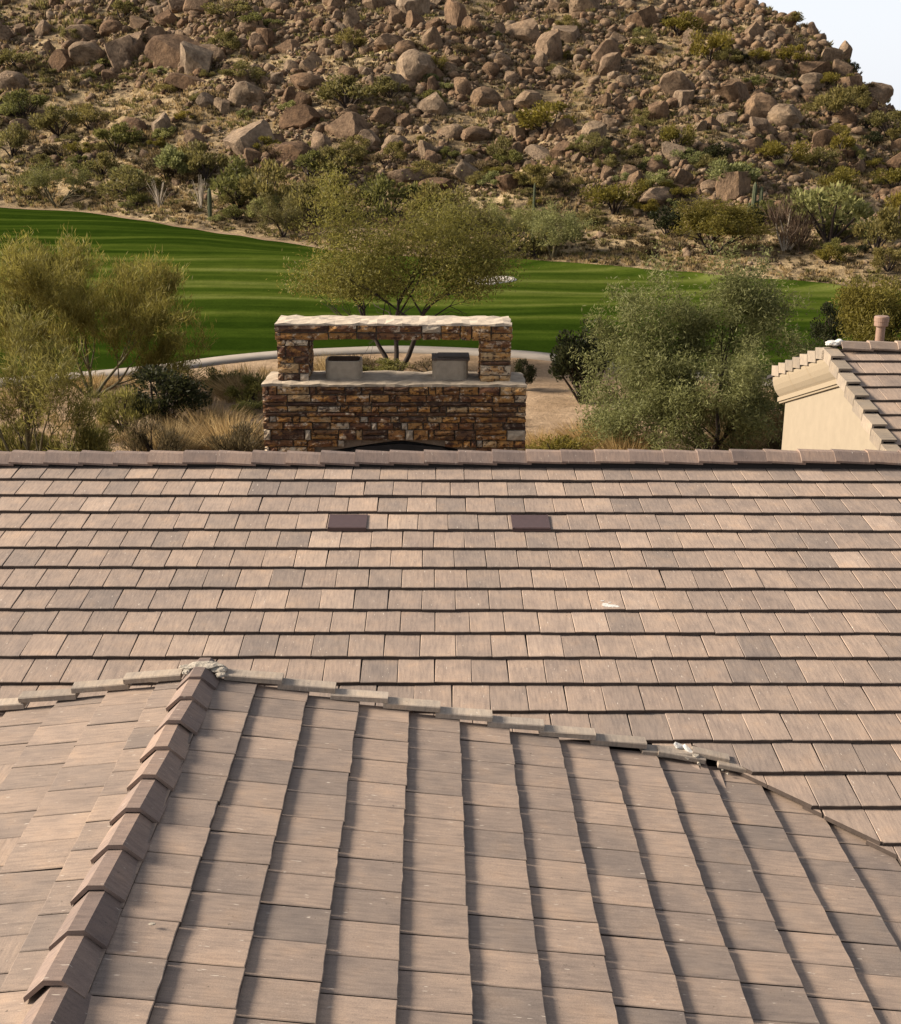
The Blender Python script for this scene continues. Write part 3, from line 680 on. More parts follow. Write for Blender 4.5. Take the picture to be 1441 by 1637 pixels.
# rake tiles: an L of top flange and side flange on every course
def rake_L():
    g = Geo(); L, w, h, t = .40, .185, .155, .026
    g.prism([(0, 0, 0), (w, 0, 0), (w, 0, -t), (t, 0, -t), (t, 0, -h), (0, 0, -h)], (0, L, 0)); return g.mesh('rake_tile', M_RAKE_S)
M_RAKE_S = tile_material('rake_tile_tan', [(0, (.205, .168, .128)), (.5, (.24, .197, .150)), (1, (.275, .225, .172))], streak=(3, 22, 6), flecks=False)
rl = rake_L()
for side in (-1, 1):
    for k in range(1, 9 if side == -1 else 8):
        y, z = YP + side * k * sec, ZP - k * ses
        q = SP - TILT * 1.6
        Yv = Vector((0, -side * math.cos(q), math.sin(q))); Xv = Vector((1, 0, 0)); Zv = Vector((0, side * math.sin(q) , math.cos(q)))
        M = Matrix.Translation((XG, y, z + .055)) @ Matrix((Xv, Yv, Zv)).transposed().to_4x4()
        spart('rake_tile', rl, M, sroof)
spart('mortar_lump', lump('mortar_lump', M_WHITE, .11, .09, .035, 51, 3), Matrix.Translation((XG + .13, YP + .02, ZP + .06)), sroof)
spart('mortar_lump', lump('mortar_lump', M_WHITE, .07, .06, .04, 52, 3), Matrix.Translation((XG + .20, YP + .0, ZP + .075)), sroof)
# curved cornice under the far rake, cut off by the near one
prof = [(.00, .02), (.05, .022), (.12, .035), (.19, .058), (.25, .092), (.285, .118), (.29, .095), (.35, .095), (.352, .115), (.38, .118), (.385, .17)]
V = []; F = []
ysr = [0, .325, .335, .66, .67, 1.0]
for s, xo in prof:
    sv = s * 1.12 + .14
    ya = YP - (sv - .14) / (2 * ms) * .98; yb = YP + (YC + .35 - YP) - max(0, (xo - .02)) * 1.2
    for q in ysr:
        yy = yb + (ya - yb) * q; V.append((XG + xo, yy, ZP - sv - (yy - YP) * ms))
n = len(ysr)
for i in range(len(prof) - 1):
    for j in range(n - 1):
        F.append((i * n + j, i * n + j + 1, (i + 1) * n + j + 1, (i + 1) * n + j))
b = len(V)                                                            # far end closed against the eave
for s, xo in prof: V.append((XG + .20, YC + .35 - .22, ZP - s * 1.12 - .14 - (YC - YP) * ms))
for i in range(len(prof) - 1): F.append((i * n, (i + 1) * n, b + i + 1, b + i))
me = new_mesh('cornice', V, F, M_CORN); cornice = spart('cornice', me)
for q in (.33, .665):                                                  # two fine joints across the curve
    g = Geo()
    for i in range(5):
        (s1, x1), (s2, x2) = prof[i], prof[i + 1]
        def pt(s, xo, dy, out):
            sv = s * 1.12 + .14; ya = YP - (sv - .14) / (2 * ms) * .98; yb = YC + .35 - max(0, xo - .02) * 1.2; yy = yb + (ya - yb) * q + dy
            return (XG + xo - out, yy, ZP - sv - (yy - YP) * ms)
        g.add([pt(s1, x1, -.006, .003), pt(s1, x1, .006, .003), pt(s2, x2, .006, .003), pt(s2, x2, -.006, .003)], [(0, 1, 2, 3)])
    link('cornice_joint', g.mesh('cornice_joint', simple('cornice_joint', (.30, .22, .13), .9)), cornice)
# vent pipe with its cap
def lathe(prof_, n, name, mat):
    V, F = [], []
    for r, z in prof_: V += [(r * math.cos(2 * math.pi * k / n), r * math.sin(2 * math.pi * k / n), z) for k in range(n)]
    for i in range(len(prof_) - 1):
        for k in range(n): F.append((i * n + k, i * n + (k + 1) % n, (i + 1) * n + (k + 1) % n, (i + 1) * n + k))
    F.append(tuple(range(len(V) - n, len(V))))
    return new_mesh(name, V, F, mat, smooth=False)
dv = ray(1408, 530); yv = 17.6; pv = Vector(dv / dv[1] * yv)
vz = lambda py: float(ray(1408, py)[2] / ray(1408, py)[1] * yv)
pipe = spart('vent_pipe', lathe([(.062, vz(560)), (.062, vz(521)), (.05, vz(521))], 20, 'vent_pipe', M_PIPE), Matrix.Translation((pv.x, yv, 0)))
za, zb_ = vz(521), vz(505)
spart('vent_cap', lathe([(.06, za), (.092, za), (.096, za + .012), (.096, za + .062), (.102, za + .066), (.102, zb_ - .014), (.09, zb_)], 24, 'vent_cap', M_PIPE), parent=pipe)

# ------------------------------------------------------------------ the stone chimney
CY = 22.0
chim = thing('stone_chimney', 'broad red brown and ochre stone chimney with an open frame on top, behind the ridge', 'chimney', (-.72, CY + .65, -8.5))
CB = Vector((-.72, CY + .65, -8.5)); rc = random.Random(17)
def cpart(name, me, M=None, parent=None):
    return link(name, me, parent or chim, mat=(Matrix.Translation(-CB) if parent is None else Matrix.Identity(4)) @ (M or Matrix.Identity(4)))
CX0, CX1, CZT, CD = -3.06, 1.62, -4.17, 1.30
g = Geo(); g.box(CX0 + .05, CX1 - .05, CY + .06, CY + CD - .06, -8.5, -6.05)
arch_x, arch_w = -.62, 1.45
def arch_z(x): return -5.19 - .21 * (abs(x - arch_x) / 1.35) ** 1.15 if abs(x - arch_x) < arch_w else -9
# mortar core behind the stones with the fire opening left out
n = 24; xs = [CX0 + .06 + (CX1 - CX0 - .12) * k / n for k in range(n + 1)]
low = [(x, max(arch_z(x), -6.04)) for x in xs]
g.prism([(x, CY + .07, z) for x, z in low] + [(CX1 - .06, CY + .07, CZT - .02), (CX0 + .06, CY + .07, CZT - .02)], (0, .35, 0))
g.box(CX0 + .06, CX1 - .06, CY + .43, CY + CD - .06, -6.04, CZT - .02)
cpart('mortar_core', g.mesh('mortar_core', M_JOINT))
g = Geo(); g.box(arch_x - 1.7, arch_x + 1.7, CY + .20, CY + .24, -6.2, -5.1)
hood = [(arch_x - 1.25, -5.55), (arch_x - .75, -5.33), (arch_x, -5.26), (arch_x + .75, -5.33), (arch_x + 1.25, -5.55), (arch_x + 1.25, -6.0), (arch_x - 1.25, -6.0)]
g.prism([(x, CY + .10, z) for x, z in hood], (0, .05, 0))
cpart('fire_hood', g.mesh('fire_hood', M_SOOT))

def stone_mesh(w, h, dpt, seed, mat):
    """a rough rectangular stone, x 0..w, z 0..h, face at y=0 with uneven relief"""
    r = random.Random(seed); nx = max(2, min(4, int(w / .14) + 1)); V = []
    e = min(.012, h * .12)
    for iz in range(3):
        for ix in range(nx + 1):
            x = w * ix / nx; z = h * iz / 2
            edge = iz in (0, 2) or ix in (0, nx)
            V.append((x + (r.uniform(-e, e) if 0 < ix < nx else r.uniform(0, e) * (1 if ix == 0 else -1)), (r.uniform(.008, .022) if edge else r.uniform(-.016, .004)), z + (r.uniform(-e * .5, e * .5) if iz == 1 else r.uniform(0, e) * (1 if iz == 0 else -1))))
    F = []; c = nx + 1
    for iz in range(2):
        for ix in range(nx): a = iz * c + ix; F.append((a, a + 1, a + c + 1, a + c))
    ring = list(range(c)) + [c + c - 1, 3 * c - 1] + list(range(3 * c - 2, 2 * c - 1, -1)) + [c]
    b = len(V); V += [(V[i][0], dpt, V[i][2]) for i in ring]; m = len(ring)
    F += [(ring[i], b + i, b + (i + 1) % m, ring[(i + 1) % m]) for i in range(m)]
    return fix_normals(new_mesh('stone', V, F, mat))
def lay(x0, x1, z0, z1, put, rows=None, skip=None, corner=True, tall=.15):
    """coursed rubble over a rectangle: long thin courses, blocks two courses high, small pale pinnings"""
    z = z1; sd = rc.randrange(10000)
    while z > z0 + .02:
        h = min(rc.choice((.075, .10, .13, .16, .20, tall + .04, .11)), z - z0)
        if z - h - z0 < .05: h = z - z0
        x = x0
        while x < x1 - .01:
            thin = h < .1
            w = rc.uniform(.35, .95) if thin else rc.choice((rc.uniform(.22, .45), rc.uniform(.35, .62), rc.uniform(.10, .16)))
            if x1 - x - w < .14: w = x1 - x
            split = (h > .14 and w > .26 and rc.random() < .40)
            for zz0, hh in (((z - h, h),) if not split else ((z - h, h * .48), (z - h * .52, h * .52))):
                if not (skip and skip(x + w / 2, zz0, w, hh)):
                    pale = (w < .17 and rc.random() < .36) or rc.random() < .015
                    put(x + .005, zz0 + .004, w - .010, hh - .008, pale)
            x += w
        z -= h
def put_front(y):
    def f(x, z, w, h, pale):
        M = Matrix.Translation((x, y + rc.uniform(-.022, .018), z)) @ Euler((0, rc.gauss(0, .006), rc.gauss(0, .012))).to_matrix().to_4x4()
        cpart('stone', stone_mesh(w, h, .10, rc.randrange(9999), M_PALE if pale else (M_STONE_D if (h < .10 and rc.random() < .8) or rc.random() < .18 else M_STONE)), M)
    return f
def put_side(xf, sgn):
    R = Matrix.Rotation(-math.pi / 2 if sgn < 0 else math.pi / 2, 4, 'Z')
    def f(a, z, w, h, pale):                                           # a runs along y
        M = Matrix.Translation((xf + rc.uniform(-.012, .012), (a + w) if sgn < 0 else a, z)) @ R
        cpart('stone', stone_mesh(w, h, .10, rc.randrange(9999), M_PALE if pale else (M_STONE_D if (h < .10 and rc.random() < .8) or rc.random() < .18 else M_STONE)), M)
    return f
lay(CX0, CX1, -6.0, CZT - .03, put_front(CY), skip=lambda x, z, w, h: z + h * .3 < max(arch_z(x), arch_z(x - w * .4), arch_z(x + w * .4)))
lay(CY + .10, CY + CD - .05, -6.0, CZT - .03, put_side(CX0, -1), tall=.2)
lay(CY + .10, CY + CD - .05, -6.0, CZT - .03, put_side(CX1, 1), tall=.2)
def slab(name, x0, x1, y0, y1, z0, z1, mat, seed, nx=28, ny=6, amp=.018):
    V, F = [], []; r = random.Random(seed)
    for i in range(nx + 1):
        for j in range(ny + 1):
            e = i in (0, nx) or j in (0, ny)
            V.append((x0 + (x1 - x0) * i / nx + (r.uniform(-.02, .02) if e else 0), y0 + (y1 - y0) * j / ny + (r.uniform(-.02, .02) if e else 0), z1 + r.uniform(-amp, amp) - (.018 if e else 0)))
    c = ny + 1
    for i in range(nx):
        for j in range(ny): a = i * c + j; F.append((a, a + c, a + c + 1, a + 1))
    ring = [i * c for i in range(nx + 1)] + [nx * c + j for j in range(1, ny + 1)] + [i * c + ny for i in range(nx - 1, -1, -1)] + [j for j in range(ny - 1, 0, -1)]
    b = len(V); V += [(V[i][0], V[i][1], z0) for i in ring]; m = len(ring)
    F += [(ring[i], ring[(i + 1) % m], b + (i + 1) % m, b + i) for i in range(m)]
    return fix_normals(new_mesh(name, V, F, mat))
cpart('mortar_top', slab('mortar_top', CX0 + .01, CX1 - .01, CY + .0, CY + CD, CZT - .04, CZT + .02, simple('weathered_mortar', (.33, .27, .20), .92, 5, .4, .7), 4))
# two piers and the beam across them
PY0, PY1 = CY + .22, CY + CD - .1; ZB0, ZB1 = -3.42, -3.155
for xa, xb, inner in ((-2.80, -2.24, 1), (.79, 1.345, -1)):
    g = Geo(); g.box(xa + .05, xb - .05, PY0 + .05, PY1 - .05, CZT, ZB0 + .1); cpart('mortar_core', g.mesh('mortar_core', M_JOINT))
    lay(xa, xb, CZT + .01, ZB0, put_front(PY0), tall=.14)
    lay(PY0 + .09, PY1, CZT + .01, ZB0, put_side(xb, 1), tall=.22); lay(PY0 + .09, PY1, CZT + .01, ZB0, put_side(xa, -1), tall=.22)
bx0, bx1 = -2.83, 1.36
g = Geo(); g.box(bx0 + .05, bx1 - .05, PY0 + .05, PY1 - .05, ZB0 + .02, ZB1); cpart('mortar_core', g.mesh('mortar_core', M_JOINT))
x = bx0
while x < bx1 - .02:
    w = rc.choice((.2, .34, .5, .8, .95)); w = bx1 - x if bx1 - x - w < .18 else w
    if rc.random() < .6 and w > .3: put_front(PY0 - .02)(x + .005, ZB0, w - .01, .125, False); put_front(PY0 - .02)(x + .005, ZB0 + .132, w - .01, .125, rc.random() < .12)
    else: put_front(PY0 - .02)(x + .005, ZB0, w - .01, .26, rc.random() < .1)
    x += w
lay(PY0 + .09, PY1, ZB0, ZB1, put_side(bx0, -1)); lay(PY0 + .09, PY1, ZB0, ZB1, put_side(bx1, 1))
cpart('mortar_cap', slab('mortar_cap', bx0 + .01, bx1 - .01, PY0 - .01, PY1 + .02, ZB1 - .01, ZB1 + .045, simple('lime_mortar_cap', (.42, .35, .27), .92, 7, .28, .7), 9))
# two flue pots with rounded corners
def flue(cx, cy, wx, wy, z0, z1, rad=.13, th=.035, lip=0):
    def ring(hx, hy, r_, z):
        return [(cx + sx * (hx - r_) + r_ * math.cos(a), cy + sy * (hy - r_) + r_ * math.sin(a), z) for sx, sy, a0 in ((1, 1, 0), (-1, 1, 90), (-1, -1, 180), (1, -1, 270)) for a in (math.radians(a0 + q) for q in (0, 22, 45, 68, 90))]
    P = [ring(wx, wy, rad, z0), ring(wx, wy, rad, z1 - .01), ring(wx - .008, wy - .008, rad - .008, z1), ring(wx - th, wy - th, rad - th * .6, z1), ring(wx - th, wy - th, rad - th * .6, z1 - .28)]
    n = 20; V = [p for r_ in P for p in r_]; F = []; mi = []
    for i in range(4):
        for k in range(n): F.append((i * n + k, i * n + (k + 1) % n, (i + 1) * n + (k + 1) % n, (i + 1) * n + k)); mi.append(1 if i == 3 else 0)
    F.append(tuple(4 * n + k for k in range(n))); mi.append(1)
    return fix_normals(new_mesh('flue_pot', V, F, [M_FLUE, M_FLUEIN], mi))
yf = CY + .72
for pa, pb, top in ((520.5, 577, 573), (692, 748, 570)):
    cx = float(ray((pa + pb) / 2, 583)[0] / ray((pa + pb) / 2, 583)[1] * (yf - .25)); w = (pb - pa) / FOC * (yf - .25) / 2 * 1.03
    zt_ = float(ray(550, top)[2] / ray(550, top)[1] * yf)
    fl = cpart('flue_pot', flue(cx, yf, w, .30, CZT - .02, zt_))
    if pa > 600:
        g = Geo(); g.box(cx - w - .012, cx + w + .03, yf - .31, yf + .31, zt_ - .012, zt_ + .022); g.box(cx - w + .10, cx + w + .02, yf - .2, yf + .28, zt_ + .02, zt_ + .04)
        cpart('flue_cover', g.mesh('flue_cover', simple('rusty_cover', (.085, .062, .048), .7, 9, .3, .3)), parent=fl)

# ------------------------------------------------------------------ boulders on the hill
from mathutils import noise as mnoise
def boulder_mesh(seed, sub, angular, mat, squash=(1, 1, 1)):
    bm = bmesh.new(); bmesh.ops.create_icosphere(bm, subdivisions=sub, radius=1); r = random.Random(seed)
    pl = []
    if angular > .5:                                                    # a jointed block: three pairs of faces, some corners broken off
        R = Euler((r.gauss(0, .40), r.gauss(0, .40), r.uniform(0, 3))).to_matrix()
        for ax in range(3):
            for sg in (-1, 1):
                n = Vector((0, 0, 0)); n[ax] = sg; n = (R @ n + Vector((r.gauss(0, .28), r.gauss(0, .28), r.gauss(0, .28)))).normalized(); pl.append((n, r.uniform(.46, .80)))
        for _ in range(7): n = Vector((r.gauss(0, 1), r.gauss(0, 1), r.gauss(0, 1))).normalized(); pl.append((n, r.uniform(.62, .85)))
    else:
        for _ in range(6): n = Vector((r.gauss(0, 1), r.gauss(0, 1), r.gauss(0, .8))).normalized(); pl.append((n, r.uniform(.68, .92)))
    off = Vector((r.uniform(0, 90), r.uniform(0, 90), 0))
    for v in bm.verts:
        p = v.co.copy()
        for n, c in pl:
            q = p.dot(n)
            if q > c: p -= n * (q - c)
        am = .55 if angular > .5 else 1
        k = 1 + am * (.13 * mnoise.noise(p * 1.2 + off) + .09 * mnoise.noise(p * 2.9 + off) + (.06 * mnoise.noise(p * 6 + off) if sub > 1 else 0))
        v.co = Vector((p.x * squash[0], p.y * squash[1], p.z * squash[2])) * k
    me = bpy.data.meshes.new('boulder'); bm.to_mesh(me); bm.free(); me.materials.append(mat)
    if sub > 2: me.polygons.foreach_set('use_smooth', np.ones(len(me.polygons), dtype=bool)); me.set_sharp_from_angle(angle=math.radians(24))
    return me
ROUND = [boulder_mesh(s, 3, .2, M_ROCK, (1, .9, .92)) for s in range(6)]
BLOCK = [boulder_mesh(20 + s, 3, .9, M_ROCK, (1, .85, 1)) for s in range(9)]
SLABS = [boulder_mesh(40 + s, 3, .9, M_ROCK, (1, .9, .62)) for s in range(5)]
# the large ones, where the photo shows them: px, py of the middle, width, height, kind, label
BIG = [
 (128, 54, 38, 28, 'r', 'pale rounded boulder alone near the upper left corner of the hill'),
 (180, 46, 32, 24, 'r', 'small rounded brown boulder just right of the pale upper left boulder'),
 (193, 84, 46, 48, 'b', 'tall brown boulder at the left end of the upper left outcrop'),
 (220, 70, 28, 38, 'b', 'upright narrow boulder leaning on the tall brown one of the upper left outcrop'),
 (248, 60, 32, 32, 'r', 'grey rounded boulder on the top of the upper left outcrop'),
 (138, 84, 46, 32, 'r', 'broad mottled boulder below the pale upper left one'),
 (285, 84, 82, 46, 's', 'large sloping granite slab in the middle of the upper left outcrop'),
 (316, 96, 52, 50, 'b', 'cracked granite block at the right of the large sloping slab'),
 (342, 84, 40, 36, 'b', 'smooth leaning block on the right flank of the upper left outcrop'),
 (302, 130, 56, 26, 's', 'long grey slab lying below the upper left outcrop'),
 (270, 30, 36, 22, 'b', 'flat brown boulder above the upper left outcrop'),
 (395, 153, 42, 40, 'r', 'round brown boulder on the dry grass left of centre'),
 (330, 163, 32, 24, 'b', 'grey boulder in the dry grass left of the round brown one'),
 (358, 168, 30, 24, 'b', 'split grey boulder between two others in the dry grass'),
 (400, 222, 74, 62, 'b', 'massive brown block at the foot of the boulder slope'),
 (440, 226, 34, 26, 'b', 'brown boulder against the right side of the massive block'),
 (255, 205, 30, 38, 'b', 'square standing block alone on the lower left slope'),
 (213, 203, 40, 24, 'r', 'pale grey boulder left of the square standing block'),
 (472, 244, 50, 36, 'r', 'grey rounded boulder at the foot of the slope right of the massive block'),
 (445, 242, 34, 26, 'r', 'low grey boulder tucked beside the rounded one at the slope foot'),
 (512, 236, 38, 38, 'b', 'brown angular boulder under the tilted slab'),
 (482, 190, 62, 34, 'b', 'broad weathered block on the middle of the slope'),
 (562, 203, 72, 38, 's', 'long slab tilted up to the right in the centre of the slope'),
 (590, 228, 42, 34, 'b', 'pair of stacked brown blocks below the tilted slab'),
 (632, 228, 40, 26, 'r', 'low wide boulder right of the stacked brown blocks'),
 (683, 240, 26, 34, 'b', 'upright block at the right end of the lower boulder row'),
 (665, 108, 54, 52, 'r', 'big smooth egg shaped boulder in the upper middle of the hill'),
 (563, 32, 26, 32, 'b', 'upright boulder under the top edge in the middle'),
 (622, 68, 42, 24, 'r', 'brown boulder above left of the big egg shaped one'),
 (650, 78, 36, 22, 'r', 'flat topped boulder just above the big egg shaped one'),
 (558, 120, 34, 26, 'b', 'reddish square block left of the big egg shaped boulder'),
 (490, 133, 62, 22, 's', 'thin grey slab on the middle slope'),
 (465, 157, 26, 32, 'b', 'upright wedge in the row below the thin grey slab'),
 (484, 163, 24, 28, 'b', 'second wedge in the row below the thin grey slab'),
 (645, 284, 66, 22, 's', 'bare grey slab lying in dry grass at the foot of the hill'),
 (700, 296, 48, 16, 's', 'low grey slab further right in the dry grass at the foot'),
 (465, 76, 42, 18, 's', 'flat boulder on the upper slope left of the middle'),
 (428, 64, 28, 34, 'b', 'pointed boulder in the pile on the upper slope'),
 (412, 70, 24, 26, 'r', 'rounded boulder behind the pointed one of the upper pile'),
 (730, 24, 34, 46, 'b', 'tall brown boulder at the top edge right of the middle'),
 (754, 46, 34, 32, 'b', 'brown boulder below right of the tall top edge one'),
 (836, 52, 62, 36, 'b', 'wide fractured cliff block on the upper right slope'),
 (882, 78, 44, 44, 'b', 'large dark brown leaning block on the upper right slope'),
 (908, 54, 44, 30, 'b', 'block on the right end of the fractured cliff'),
 (862, 98, 26, 26, 'b', 'small smooth block under the dark leaning one'),
 (785, 115, 24, 24, 'r', 'pale rounded stone alone below the fractured cliff'),
 (845, 160, 46, 30, 'b', 'brown blocky boulder in the middle of the right slope'),
 (811, 170, 30, 24, 'b', 'pointed pale boulder left of the brown blocky one'),
 (775, 156, 40, 30, 'r', 'smooth grey boulder right of centre'),
 (972, 88, 44, 44, 'b', 'pale upright split boulder on the right slope'),
 (1085, 138, 56, 42, 'b', 'dark red brown block standing out on the right slope'),
 (1056, 180, 40, 26, 'b', 'reddish boulder below the dark red brown block'),
 (1166, 150, 58, 34, 's', 'long slanting brown slab on the right slope'),
 (1180, 138, 40, 24, 'b', 'pale slab above the long slanting brown one'),
 (1215, 176, 44, 44, 'r', 'grey rounded boulder on the right slope'),
 (1252, 186, 52, 36, 'r', 'wide smooth boulder right of the grey rounded one'),
 (1160, 190, 32, 26, 'b', 'brown wedge left of the grey rounded boulder'),
 (1138, 198, 30, 20, 'b', 'small brown boulder left of the brown wedge'),
 (1162, 236, 22, 20, 'b', 'small square stone alone low on the right slope'),
 (1206, 236, 42, 24, 'b', 'reddish brown boulder right of the small square stone'),
 (1130, 30, 32, 24, 'b', 'pale block near the top of the right slope'),
 (1206, 52, 32, 24, 'b', 'boulder leaning near the top of the right shoulder'),
 (1232, 104, 28, 20, 'b', 'dark boulder in front of bushes on the right shoulder'),
 (1302, 108, 48, 28, 'b', 'pale wide boulder close to the right skyline'),
 (1294, 132, 38, 24, 'r', 'brown boulder under the pale wide one near the skyline'),
 (1348, 84, 22, 30, 'b', 'upright rock standing on the right skyline'),
 (1378, 120, 22, 26, 'b', 'second upright rock lower down the right skyline'),
 (1402, 148, 40, 30, 'b', 'brown block at the lower end of the right skyline'),
 (1326, 92, 36, 30, 'b', 'jagged rock cluster block on the right skyline'),
 (1108, 60, 32, 22, 'b', 'boulder between two bushes high on the right slope'),
 (1022, 296, 34, 34, 'b', 'grey brown boulder at the right foot of the hill'),
 (1050, 316, 54, 26, 'r', 'pale low boulder beside the grey brown one at the right foot'),
 (1004, 276, 32, 22, 'b', 'small grey boulder above the right foot of the hill'),
 (762, 215, 42, 22, 'r', 'low rounded boulder in the middle of the rubble'),
 (722, 210, 34, 22, 'r', 'brown rounded boulder left of the low one in the rubble'),
 (866, 245, 44, 22, 's', 'flat grey boulder in the lower rubble'),
 (1140, 300, 40, 26, 'b', 'red brown boulder in the bushes at the right foot'),
 (60, 190, 30, 20, 'b', 'pale boulder among the bushes on the left'),
 (20, 130, 36, 30, 'r', 'brown boulder at the left edge of the hill'),
 (70, 48, 26, 20, 'b', 'reddish boulder in the scrub of the top left corner'),
]
rb = random.Random(23)
def place_rock(p, wpx, hpx, kind, dd=None):
    d = math.hypot(p[0], p[1]); s = d / FOC * wpx / 2 * 1.10; sz = d / FOC * hpx / 2 * 1.18
    lst = {'r': ROUND, 'b': BLOCK, 's': SLABS}[kind]; me = lst[rb.randrange(len(lst))]
    base = {'r': .92, 'b': .8, 's': .5}[kind]
    o = link('boulder', me); o.rotation_euler = (rb.gauss(0, .12), rb.gauss(0, .14), rb.uniform(-.5, .5) + (math.pi if rb.random() < .5 else 0))
    o.scale = (s * 1.12, (s + sz) / 2 * 1.1, sz / base * 1.08); o.location = (p[0], p[1], p[2] + sz * .25); return o
bp = hit([b[0] for b in BIG], [b[1] + b[3] * .32 for b in BIG]); taken = []
for b, p in zip(BIG, bp):
    if np.isnan(p[0]): continue
    tag(place_rock(p, b[2], b[3], b[4]), b[5], 'boulder', 'granite boulders on the hillside'); taken.append((b[0], b[1], b[2]))
def rocky(x, y):
    """how rocky the slope is at a photo pixel, 0..1"""
    cl = vnoise(x / 55, y / 32, 31) * .6 + vnoise(x / 22, y / 14, 32) * .4
    a = np.clip((x - 120 + (60 - y) * .6) / 260, 0, 1) * .7 + .25                       # sparse at the left
    top = 1 - sstep(235, 330, y + np.maximum(0, 620 - x) * .05 - np.maximum(0, x - 800) * .09)
    grass = np.exp(-(((x - 215) / 110) ** 2 + ((y - 180) / 40) ** 2)) * .6
    return np.clip((a * top - grass) * sstep(.30, .58, cl) * 1.25, 0, 1)
mid = []; tries = 0
while len(mid) < 222 and tries < 9000:
    tries += 1; x = rb.uniform(-10, 1450); y = rb.uniform(-8, 330); w = min(52, 16 + rb.expovariate(1 / 11.0))
    if rb.random() > float(rocky(np.array([x]), np.array([y]))[0]): continue
    if any(abs(x - a) < (c + w) * .36 and abs(y - b) < (c + w) * .26 for a, b, c in taken): continue
    mid.append((x, y, w)); taken.append((x, y, w))
mid_items = []
for (x, y, w), p in zip(mid, hit([m[0] for m in mid], [m[1] + m[2] * .2 for m in mid])):
    if np.isnan(p[0]): continue
    k = rb.choice('bbbbbsss'); o = place_rock(p, w, w * rb.uniform(.6, .95), k)
    shape = {'r': 'rounded', 'b': 'angular', 's': 'flat'}[k]
    tag(o, 'boulder', 'boulder', f'{shape} rubble boulders on the hillside'); mid_items.append((o, x, y, f'{"large" if w > 26 else "small"} {shape} boulder'))
MARKS = [(128, 54, 'the pale upper left boulder'), (193, 84, 'the tall left outcrop boulder'), (285, 84, 'the large sloping granite slab'), (395, 153, 'the round brown boulder'), (400, 222, 'the massive brown block'),
         (255, 205, 'the square standing block'), (562, 203, 'the long tilted slab'), (665, 108, 'the big egg shaped boulder'), (645, 284, 'the bare grey foot slab'), (730, 24, 'the tall top edge boulder'), (836, 52, 'the wide fractured cliff'),
         (882, 78, 'the dark leaning block'), (972, 88, 'the pale split boulder'), (1085, 138, 'the dark red brown block'), (1166, 150, 'the long slanting slab'), (1215, 176, 'the grey right slope boulder'), (876, 190, 'the large bright rubble bush'),
         (762, 215, 'the low rubble boulder'), (1022, 296, 'the grey brown foot boulder'), (1302, 108, 'the pale skyline boulder'), (1402, 148, 'the lowest skyline block'), (42, 170, 'the bright green left bush'),
         (91, 290, 'the small left bank tree'), (336, 330, 'the dark saguaro post'), (648, 400, 'the centre mesquite'), (1140, 365, 'the yellow green mesquite'), (1203, 325, 'the saguaro group'), (1328, 352, 'the grey green bush mass'), (850, 350, 'the thin saguaro pole'), (1252, 248, 'the wide lower bush'), (482, 190, 'the broad weathered block'), (560, 66, 'the upper clearing bush'), (1136, 76, 'the tall yellow green bush')]
ORD = ['nearest', 'second', 'third', 'fourth', 'fifth', 'sixth', 'seventh', 'eighth', 'ninth', 'tenth', 'eleventh', 'twelfth', 'thirteenth', 'fourteenth', 'fifteenth']
def landmark_labels(items):
    """items: (object, px, py, noun): each gets a label that counts outwards from a landmark"""
    bins = {}
    for o, x, y, noun in items:
        m = min(MARKS, key=lambda m: (m[0] - x) ** 2 + 2.5 * (m[1] - y) ** 2); dx, dy = x - m[0], (y - m[1]) * 1.3
        side = ('right of' if dx > 0 else 'left of') if abs(dx) > abs(dy) else ('below' if dy > 0 else 'above')
        bins.setdefault((m[2], side, noun), []).append((dx * dx + dy * dy, o))
    for (m, side, noun), l in bins.items():
        for i, (_, o) in enumerate(sorted(l, key=lambda t: t[0])):
            o['label'] = f'{noun} {side} {m}, ' + (ORD[0] + ' to it' if i == 0 else ORD[min(i, 14)] + ' nearest to it')
landmark_labels(mid_items)
# the smaller rubble: one object
def scatter_join(name, variants, pts, size, mat, jz=.2, flat=(.6, 1.0), tiltr=.35):
    V, F = [], []; base = 0
    nv = [(np.array([v.co for v in m.vertices]), np.array([list(p.vertices) for p in m.polygons])) for m in variants]
    k = RNG.integers(0, len(nv), len(pts))
    for i, (p, s) in enumerate(zip(pts, size)):
        v, f = nv[k[i]]; e = Euler((RNG.normal(0, tiltr), RNG.normal(0, tiltr), RNG.uniform(0, 6.3))).to_matrix()
        w = (v * np.array([s * RNG.uniform(.8, 1.25), s * RNG.uniform(.8, 1.2), s * RNG.uniform(*flat)])) @ np.array(e).T + np.array([p[0], p[1], p[2] + s * jz])
        V.append(w); F.append(f + base); base += len(w)
    o = link(name, new_mesh(name, np.concatenate(V), np.concatenate(F), mat)); o['kind'] = 'stuff'; return o
small = [boulder_mesh(60 + s, 2, .9, M_ROCK_I) for s in range(6)] ; tiny = [boulder_mesh(80 + s, 1, .9, M_ROCK_I) for s in range(6)]
n = 46000; xs = RNG.uniform(-160, 1640, n); ys = RNG.uniform(-25, 440, n); keep = RNG.random(n) < np.clip(rocky(xs, ys) * 1.1 + .06, 0, 1); xs, ys = xs[keep], ys[keep]
pts = hit(xs, ys); ok = ~np.isnan(pts[:, 0]); pts = pts[ok]
dfp = np.hypot(pts[:, 0], pts[:, 1]) - ag(DF, np.arctan2(pts[:, 0], pts[:, 1])); pts = pts[dfp > 6]
wp = np.minimum(24, 4.2 + RNG.exponential(4.4, len(pts))); sz = np.hypot(pts[:, 0], pts[:, 1]) / FOC * wp / 2
big = wp > 15
